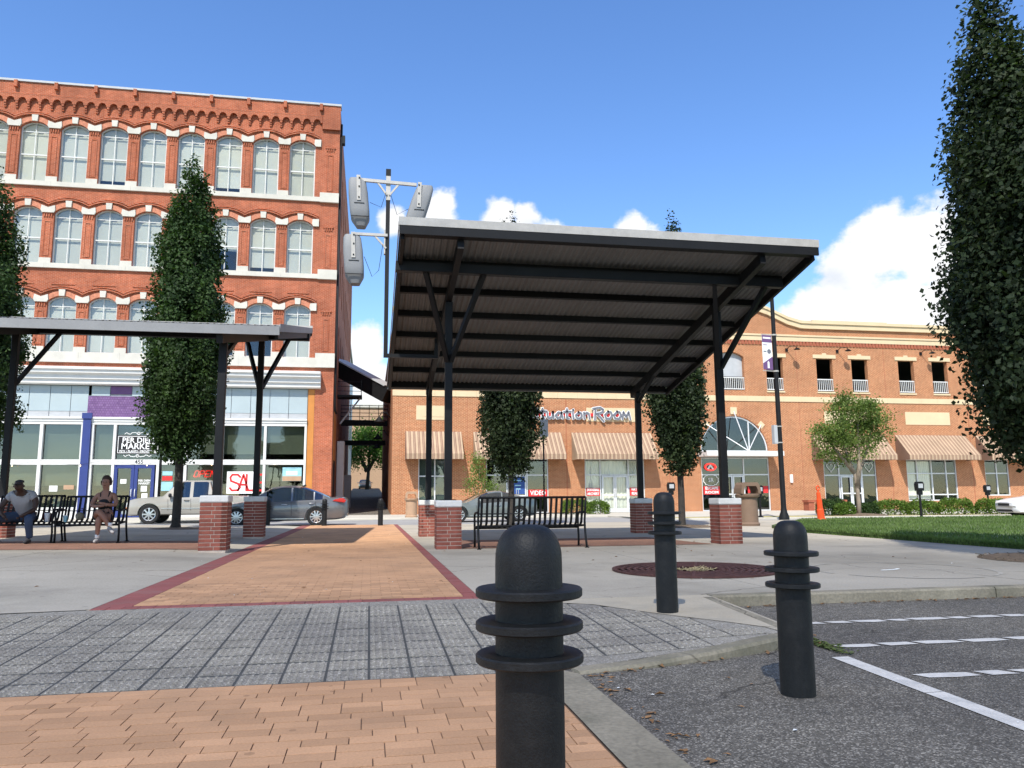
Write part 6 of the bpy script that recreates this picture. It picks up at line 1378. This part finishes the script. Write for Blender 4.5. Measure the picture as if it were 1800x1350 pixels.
# --- coupe behind the bench
ck = [(0,.30,.50,.55,.60),(.15,.20,.58,.64,.78),(.6,.18,.66,.74,.86),(1.2,.18,.72,.82,.88),(2.5,.18,.80,.88,.89),(3.5,.2,.84,.92,.88),(3.95,.24,.84,.93,.80),(4.1,.34,.75,.86,.68)]
ccab = dict(a0=1.15, a1=2.0, c1=2.6, c0=3.7, win=[(1.65,2.55),(2.6,3.1)], roof=[(1.15,.83),(1.6,1.05),(2.0,1.2),(2.35,1.25),(2.6,1.24),(3.1,1.13),(3.7,.92)], cuts=[1.65,2.55,2.6,3.1,1.15,2.0,3.7], doors=[1.5,2.65], handles=[2.4], mirror=1.62)
coupe = make_car('coupe', 'low grey-green coupe seen through the slats of the empty bench', 4.1, 1.76, ck, ccab, [.8, 3.3], MT['carGreen'], .31, 9, [('tail_lamp',3.93,.45,.72,.72,.84,.14,'redlens'),('headlamp',.13,.42,.70,.5,.6,.22,'lens')])
MB().box(1.2, 2.9, -.915, -.895, .25, .275).build('sill_trim', MT['chrome'], coupe); coupe.location = (2.75, 32.6, -.03); coupe.rotation_euler[2] = R(4)
# --- white car at the right edge
wk = [(0,.34,.58,.62,.64),(.12,.22,.64,.70,.80),(.5,.19,.71,.79,.88),(1.1,.19,.78,.87,.905),(1.7,.19,.84,.92,.91),(3.9,.2,.92,.98,.9),(4.6,.24,.92,1.0,.8),(4.75,.36,.8,.9,.7)]
wcab = dict(a0=1.25, a1=2.0, c1=3.1, c0=4.1, win=[(1.8,2.7),(2.76,3.6)], roof=[(1.25,.9),(1.65,1.18),(2.0,1.38),(2.4,1.45),(3.0,1.45),(3.5,1.34),(4.1,1.0)], cuts=[1.8,2.7,2.76,3.6,1.25,2.0,4.1], doors=[1.65,2.73], handles=[2.5], mirror=1.75)
wcar = make_car('sedan', 'white sedan cut off by the right edge, in front of the hedge', 4.75, 1.82, wk, wcab, [.95, 3.68], MT['carWhite'], .325, 10, [('headlamp',.09,.42,.76,.60,.71,.24,'lens'),('tail_lamp',4.55,.45,.72,.72,.84,.14,'redlens')])
MB().box(-.012, .06, -.42, .42, .50, .60).build('grille', MT['ink'], wcar, bevel=.02); MB().box(-.005, .07, -.55, .55, .26, .36).build('air_intake', MT['ink'], wcar, bevel=.02)
wcar.location = (25.75, 28.5, -.03); wcar.rotation_euler[2] = R(-14)
fc_ = copy_tree(sedan); fc_['label'] = 'tiny far sedan parked at the far end of the alley'; fc_.location = (-.6, 116, 2.35); fc_.rotation_euler[2] = R(90); fc_['group'] = 'parked sedans'; sedan['group'] = 'parked sedans'
# ================================================================ street furniture
# loudspeaker pole on the canopy
sp = thing('loudspeaker_pole', (.3,17.0,4.0), 'slim dark pole with three grey loudspeakers beside the right canopy', 'loudspeaker pole')
PX_, PYY = .30, 17.0
MB().box(PX_-.045, PX_+.045, PYY-.045, PYY+.045, 3.98, 7.55).build('pole', MT['black'], sp)
MB().box(PX_-.05, PX_+.05, PYY-.05, PYY+.05, 7.55, 8.12).build('pole_head', MT['galv'], sp); MB().box(PX_-.055, PX_+.055, PYY-.055, PYY+.055, 8.12, 8.28).build('pole_cap', MT['black'], sp)
MB().bar((PX_,PYY,4.02), (1.44,PYY,4.02), .08, .08).build('bracket', MT['black'], sp); MB().bar((1.40,PYY,4.02), (1.40,PYY,4.42), .07, .07).build('bracket_hanger', MT['black'], sp)
MB().bar((-.34,PYY-.06,7.98), (.93,PYY-.06,7.94), .06, .07).build('cross_arm', MT['galv'], sp); MB().bar((-.42,PYY-.06,6.72), (PX_,PYY-.06,6.72), .06, .06).build('cross_arm', MT['galv'], sp)
for a, b in (((.05,7.96), (.27,7.66)), ((.55,7.95), (.33,7.66)), ((.02,6.70), (.27,6.42))): MB().bar((a[0],PYY-.06,a[1]), (b[0],PYY-.06,b[1]), .035, .04).build('arm_stay', MT['galv'], sp)
MB().box(PX_-.075, PX_-.046, PYY-.06, PYY+.06, 6.3, 6.85).build('clamp', MT['galv'], sp)
def speaker(cx, cz, tilt, flip):
    m = MB(); secs = []; pr_3 = [(-.56,.10,.14),(-.40,.19,.2),(-.36,.205,.22),(-.2,.215,.24),(.2,.215,.24),(.46,.195,.22),(.53,.16,.19)]
    n = 20
    for z, rx_, ry_ in pr_3:
        for k in range(n):
            a = 2*math.pi*k/n; ca, sa = math.cos(a), math.sin(a); px = rx_*math.copysign(abs(ca)**.38, ca); py = ry_*math.copysign(abs(sa)**.38, sa)
            x_ = px+flip*(z*tilt); m.v.append((cx+x_, PYY+.12+py, cz+z))
    for i in range(len(pr_3)-1): m.f += [(i*n+k, i*n+(k+1) % n, (i+1)*n+(k+1) % n, (i+1)*n+k) for k in range(n)]
    m.f += [tuple(range(n)), tuple(range((len(pr_3)-1)*n, len(pr_3)*n))]
    s = m.build('loudspeaker', MT['speaker'], sp, smooth=45)
    MB().bar((cx+flip*.02,PYY-.13,cz+.56), (cx+flip*.0,PYY-.13,cz-.02), .085, .02, (0,1,0)).build('mounting_strap', MT['galv'], s)
    MB().bar((cx-.2-flip*.38*tilt,PYY-.115,cz-.38), (cx+.2-flip*.38*tilt,PYY-.115,cz-.38), .012, .015, (0,1,0)).build('seam', MT['black'], s)
    MB().bar((cx-.1,PYY-.125,cz-.08), (cx+.12,PYY-.125,cz-.08), .012, .012, (0,1,0)).build('seam', MT['black'], s)
    for q in (.5, .3, .05): MB().box(cx-.015, cx+.015, PYY-.155, PYY-.14, cz+q-.02, cz+q+.01).build('bolt', MT['black'], s)
    MB().bar((cx+flip*(.17+.3*tilt),PYY+.02,cz+.35), (cx+flip*(.17-.35*tilt),PYY+.02,cz-.35), .02, .03, (0,1,0)).build('seam', MT['black'], s)
MT['speaker'] = M('speaker_grey', (.215,.22,.225), .6, .06, 3, 40, .04)
speaker(-.34, 7.50, .10, -1); speaker(-.43, 6.18, .08, -1); speaker(.98, 7.42, .30, 1)
for pts in ([(.25,16.9,7.7),(.15,16.9,7.35),(-.1,16.9,7.45)], [(.36,16.9,7.65),(.5,16.9,7.2),(.75,16.9,7.35)], [(.2,16.9,6.5),(.12,16.9,5.9),(-.02,16.9,5.75),(-.2,16.9,6.2)]): MB().tube(pts, .006, 4).build('cable', MT['ink'], sp)
# banner lamp post
lp = thing('lamp_post', (16.2,29.0,0), 'black lamp post with a purple and white banner right of the canopy', 'lamp post')
x, y = 16.2, 29.0
MB().lathe([(.2,-.05),(.2,.12),(.13,.3),(.105,.5),(.10,3),(.075,9.6)], c=(x,y,0), n=16).build('shaft', MT['black'], lp, smooth=40)
MB().tube([(x,y,9.4),(x-.5,y-.2,9.75),(x-1.1,y-.4,9.8)], .04, 6).build('lamp_arm', MT['black'], lp, smooth=True); MB().lathe([(0,.12),(.2,.06),(.26,0),(0,-.02)], c=(x-1.2,y-.45,9.75), n=16, sx=1.5).build('lamp_head', MT['black'], lp, smooth=True)
for z in (7.45, 5.95): MB().bar((x,y,z), (x-.62,y-.12,z), .03, .03).build('banner_arm', MT['galv'], lp); MB().lathe([(.10,z-.03),(.112,z-.03),(.112,z+.03),(.10,z+.03)], c=(x,y,0), n=16).build('strap', MT['galv'], lp)
def bnr(u, v, d): return (x-.14-u*.47+.0*d, y-.03-u*.09-d, v)
bn_ = MB().prism([(0,6.0),(1,6.0),(1,7.42),(0,7.42)], bnr, 0, .01).build('banner', MT['signW'], lp)
MB().prism([(0,7.12),(1,7.12),(1,7.42),(0,7.42)], bnr, .011, .014).build('banner_top', MT['purple'], bn_); MB().prism([(0,6.0),(1,6.0),(1,6.25),(0,6.55)], bnr, .011, .014).build('banner_foot', MT['purple'], bn_)
MB().prism([(.32+.2*math.cos(k*math.pi/6), 6.75+.1*math.sin(k*math.pi/6)) for k in range(12)], bnr, .011, .014).build('banner_seal', MT['lettergrey'], bn_)
MB().prism([(.6,6.72),(.9,6.72),(.9,6.77),(.6,6.77)], bnr, .011, .014).build('banner_print', MT['lettergrey'], bn_); MB().prism([(.5,7.0),(.9,7.0),(.9,7.03),(.5,7.03)], bnr, .011, .014).build('banner_print', MT['purple'], bn_)
MB().prism([(.1,7.27),(.9,7.27),(.9,7.34),(.1,7.34)], bnr, .0145, .017).build('banner_print', MT['signW'], bn_)
MB().prism([(.35,6.06),(.55,6.06),(.55,6.3),(.45,6.36),(.35,6.3)], bnr, .0145, .017).build('banner_emblem', MT['signW'], bn_)
MB().box(x-.28, x-.13, y-.1, y+.1, 3.0, 3.75).build('control_box', MT['greypaint'], lp)
for z in (3.05, 3.7): MB().lathe([(.10,z-.02),(.115,z-.02),(.115,z+.02),(.10,z+.02)], c=(x,y,0), n=16).build('strap', MT['galv'], lp)
# small posts and sign backs
t = thing('sign_post', (6.3,28.2,0), 'thin post with the grey back of a street sign, behind the oak', 'sign'); MB().tube([(6.3,28.2,-.05),(6.3,28.2,3.95)], .03, 8).build('post', MT['black'], t, smooth=True); MB().box(6.16, 6.47, 28.14, 28.16, 3.15, 3.8).build('sign_plate', MT['greypaint'], t)
t = thing('sign_post', (14.35,40.5,.05), 'thin post with a small white notice on the far pavement, right of the shop door', 'sign'); MB().tube([(14.35,40.5,0),(14.35,40.5,3.0)], .035, 8).build('post', MT['greypaint'], t); MB().box(14.2, 14.5, 40.44, 40.46, 1.4, 1.85).build('notice', MT['signW'], t); t.location.x += 0
t = thing('lamp_post', (-9.4,38.2,.05), 'short slim lamp post at the far kerb left of the canopy post', 'lamp post'); MB().tube([(-9.4,38.2,0),(-9.4,38.2,4.6)], [.07,.05], 8).build('shaft', MT['black'], t, smooth=True); MB().lathe([(.05,0),(.16,.1),(.18,.35),(.05,.5),(0,.55)], c=(-9.4,38.2,4.6), n=12).build('lantern', MT['greypaint'], t, smooth=True)
def meter(x, y, s, label):
    t = thing('parking_meter', (x,y,.05), label, 'parking meter', 'parking meters')
    MB().lathe([(.14,-.05),(.14,.03),(.05,.08),(.04,.9*s)], c=(x,y,.03), n=12).build('pole', MT['black'], t, smooth=40)
    z = .03+.9*s; MB().box(x-.1*s, x+.1*s, y-.07, y+.07, z, z+.16*s).build('coin_box', MT['black'], t, bevel=.02)
    MB().prism([(-.15*s,z+.16*s),(.15*s,z+.16*s),(.17*s,z+.42*s),(.12*s,z+.52*s),(-.12*s,z+.52*s),(-.17*s,z+.42*s)], lambda u, v, d: (x+u, y+d, v), -.09, .09).build('head', MT['black'], t, bevel=.02)
    MB().box(x-.1*s, x+.1*s, y-.10, y-.092, z+.27*s, z+.44*s).build('display', MT['greypaint'], t)
meter(21.3, 27.7, 1.0, 'parking meter on the lawn edge in front of the bright hedge'); meter(13.7, 34.5, 1.1, 'parking meter beside the far right canopy post, before the curtained shop')
meter(16.35, 31.2, .95, 'parking meter right of the oak trunk near the litter bin'); meter(29.0, 33.0, .95, 'parking meter behind the hedge before the curtained window')
# litter bins
def litter_bin(x, y, z, s, mat, label):
    t = thing('litter_bin', (x,y,z), label, 'litter bin', 'round litter bins')
    MB().lathe([(.30*s,0),(.31*s,.06*s),(.27*s,.1*s),(.265*s,.78*s),(.33*s,.82*s),(.345*s,.88*s),(.30*s,.9*s),(0,.9*s)], c=(x,y,z), n=28).build('bin_body', MT[mat], t, smooth=35)
    h = MB(); n = 12; P = []
    for k in range(n+1):
        a = math.pi*k/n; P.append((math.cos(a), math.sin(a)))
    o_ = [(p*.30*s, .9*s+.05*s+min(1, q*1.5)*.27*s) for p, q in P]; i_ = [(p*.22*s, .9*s+min(1, q*1.5)*.22*s) for p, q in P]
    o_ = [(.30*s,.9*s)]+o_+[(-.30*s,.9*s)]; i_ = [(.22*s,.9*s)]+i_+[(-.22*s,.9*s)]
    for k in range(len(o_)-1): h.prism([o_[k], o_[k+1], i_[k+1], i_[k]], lambda u, v, d: (x+u, y+d, z+v), -.24*s, .24*s)
    h.build('hood', MT[mat], t, smooth=30)
litter_bin(11.95, 23.6, 0, 1.12, 'brown', 'large brown hooded litter bin beside the right canopy plinth'); litter_bin(2.02, 38.3, .045, 1.0, 'tan', 'tan hooded litter bin on the far pavement left of the canopy plinths')
# orange delineator, low brick seat
t = thing('traffic_delineator', (15.9,25.9,0), 'bright orange traffic delineator post at the lawn corner', 'delineator')
MB().lathe([(.19,0),(.19,.05),(.13,.12),(.12,.42),(.10,.45),(.095,.78),(.075,.8),(.07,1.02),(.03,1.05),(.03,1.1)], c=(15.9,25.9,.02), n=20).build('post', MT['cone'], t, smooth=30)
MB().tube([(15.9+.06*math.cos(k*math.pi/6), 25.9, 1.2+.08*math.sin(k*math.pi/6)) for k in range(13)], .022, 6).build('handle', MT['cone'], t, smooth=True); t.rotation_euler[1] = R(-3)
t = thing('brick_bench', (27.0,42.6,.045), 'low red brick seat against the orange brick wall', 'seat'); MB().box(25.9, 26.25, 43.4, 44.0, .045, .55).build('pier', MT['brickRd'], t); MB().box(28.0, 28.35, 43.4, 44.0, .045, .55).build('pier', MT['brickRd'], t); MB().box(25.85, 28.4, 43.35, 44.05, .55, .68).build('seat', MT['brickRd'], t)
# ================================================================ small litter
lv = random.Random(77)
def scatter(name, label, n, fn, size, mats):
    m = MB()
    for k in range(n):
        x, y, z = fn(); a = lv.uniform(0, 6.28); s = size*lv.uniform(.5, 1.3); c_, s_ = math.cos(a), math.sin(a); e = lv.uniform(0, .5)*s
        q = [(-s*.9,0,0), (-.1*s,-s*.42,e), (s*.9,0,.3*e), (0,s*.42,e*.8)]
        m.add([(x+u*c_-v*s_, y+u*s_+v*c_, z+.004+w) for u, v, w in q], [(0,1,2,3)])
    o = m.build(name, mats, fixn=False); tag(o, label, 'litter', kind='stuff'); return o
MT['deadleaf'] = M('dead_leaf', (.26,.14,.06), .9, .45, 12, 40, .2); MT['greenleaf'] = M('green_leaf_litter', (.09,.12,.03), .9, .4, 9)
def kerbline():
    k = lv.random()
    if k < .55: return (lv.uniform(3.3, 8.5), 7.10-abs(lv.gauss(0,.05)), -.099)
    if k < .75: q = lv.random(); return (1.3+q*1.7, 4.62+q*.6-abs(lv.gauss(0,.05)), -.099)
    if k < .9: return (1.25+abs(lv.gauss(0,.08)), lv.uniform(2.6,4.6), -.099)
    return (3.1+abs(lv.gauss(0,.06)), lv.uniform(5,6.9), -.099)
scatter('dead_leaves', 'dry brown leaves gathered along the kerb', 210, kerbline, .03, MT['deadleaf'])
scatter('weeds', 'green weeds and moss at the kerb corner', 150, lambda: (3.06+abs(lv.gauss(0,.07)), 5.1+lv.gauss(0,.13), -.097), .028, MT['greenleaf'])
def openground():
    k = lv.random()
    if k < .4: return (lv.uniform(-2,1), 8+lv.random()**1.5*14, .002)
    if k < .6: x = lv.uniform(-9,-2.5); return (x, 8+lv.random()*9, zl(x)+.002)
    if k < .8: return (lv.uniform(1.2,9), lv.uniform(7.6,16), .002)
    return (lv.uniform(1.3,6), lv.uniform(2.5,6.5), -.098)
scatter('leaf_litter', 'odd leaves scattered over the paving', 110, openground, .032, MT['deadleaf'])
scatter('paper_scraps', 'small white scraps of litter on the ground', 60, openground, .02, MT['signW'])
pt = thing('plastic_fork', (6.45,9.0,.004), 'white plastic cutlery lying on the concrete before the lawn', 'litter'); MB().bar((6.3,9.0,.008), (6.5,9.03,.008), .014, .006).build('fork_handle', MT['signW'], pt); MB().bar((6.5,9.03,.008), (6.58,9.06,.014), .035, .005).build('fork_head', MT['signW'], pt)
# chalky ring left on the concrete
m = MB(); 
for k in range(64):
    a0, a1 = 2*math.pi*k/64, 2*math.pi*(k+1)/64; w0 = .035+.03*math.sin(k*.7)**2
    if k % 17 in (0, 1): continue
    m.add([(6.6+1.05*math.cos(a0), 9.05+1.05*math.sin(a0), .004), (6.6+1.05*math.cos(a1), 9.05+1.05*math.sin(a1), .004), (6.6+(1.05+w0)*math.cos(a1), 9.05+(1.05+w0)*math.sin(a1), .004), (6.6+(1.05+w0)*math.cos(a0), 9.05+(1.05+w0)*math.sin(a0), .004)], [(0,1,2,3)])
MT['ringmark'] = M('ring_stain', (.42,.385,.32), .9, .15, 6, 50, .15); struct('ring_stain', m, MT['ringmark'])
# ================================================================ unseen cumulus, added behind the camera to shade the near plaza
cl = MB(); na, nr = 72, 16; cc = Vector((0, -31.5, 0))+sd*330; rg = np.random.default_rng(2); ph = rg.random(8)*6.28
def outline(a): return 1+.07*math.sin(3*a+ph[0])+.06*math.sin(5*a+ph[1])+.05*math.sin(9*a+ph[2])+.03*math.sin(17*a+ph[3])
for lay in (0, 1):
    for j in range(nr+1):
        for k in range(na):
            a = 2*math.pi*k/na; q = j/nr; r = q*outline(a); x, y = 75*r*math.cos(a), 46*r*math.sin(a)
            h = math.sqrt(max(0, 1-q*q)); bump = math.sin(x*.13+ph[4])*math.sin(y*.17+ph[5])*2+math.sin(x*.31+ph[6])*math.sin(y*.29+ph[7])
            cl.v.append((cc.x+x, cc.y+y, cc.z+((14+2.5*bump)*h if lay else (-3+.6*bump)*h)))
N1 = (nr+1)*na
for lay in (0, 1):
    for j in range(nr):
        for k in range(na):
            a, b = lay*N1+j*na+k, lay*N1+j*na+(k+1) % na; f_ = (a, b, b+na, a+na); cl.f.append(f_ if lay == 0 else f_[::-1])
mc_, ns, ls, b = new_mat('added_shade_cloud'); o_ = ns['Material Output']; tr = nd(ns, 'ShaderNodeBsdfTransparent'); mx = nd(ns, 'ShaderNodeMixShader'); mx.inputs[0].default_value = SHADE_CLOUD_OPACITY
b.inputs['Base Color'].default_value = (.9,.9,.92,1); b.inputs['Roughness'].default_value = 1; b.inputs['Specular IOR Level'].default_value = 0
ls.new(tr.outputs[0], mx.inputs[1]); ls.new(b.outputs[0], mx.inputs[2]); ls.new(mx.outputs[0], o_.inputs[0])
cl.build('added_shade_cloud', mc_, smooth=True, kind='structure', fixn=False)
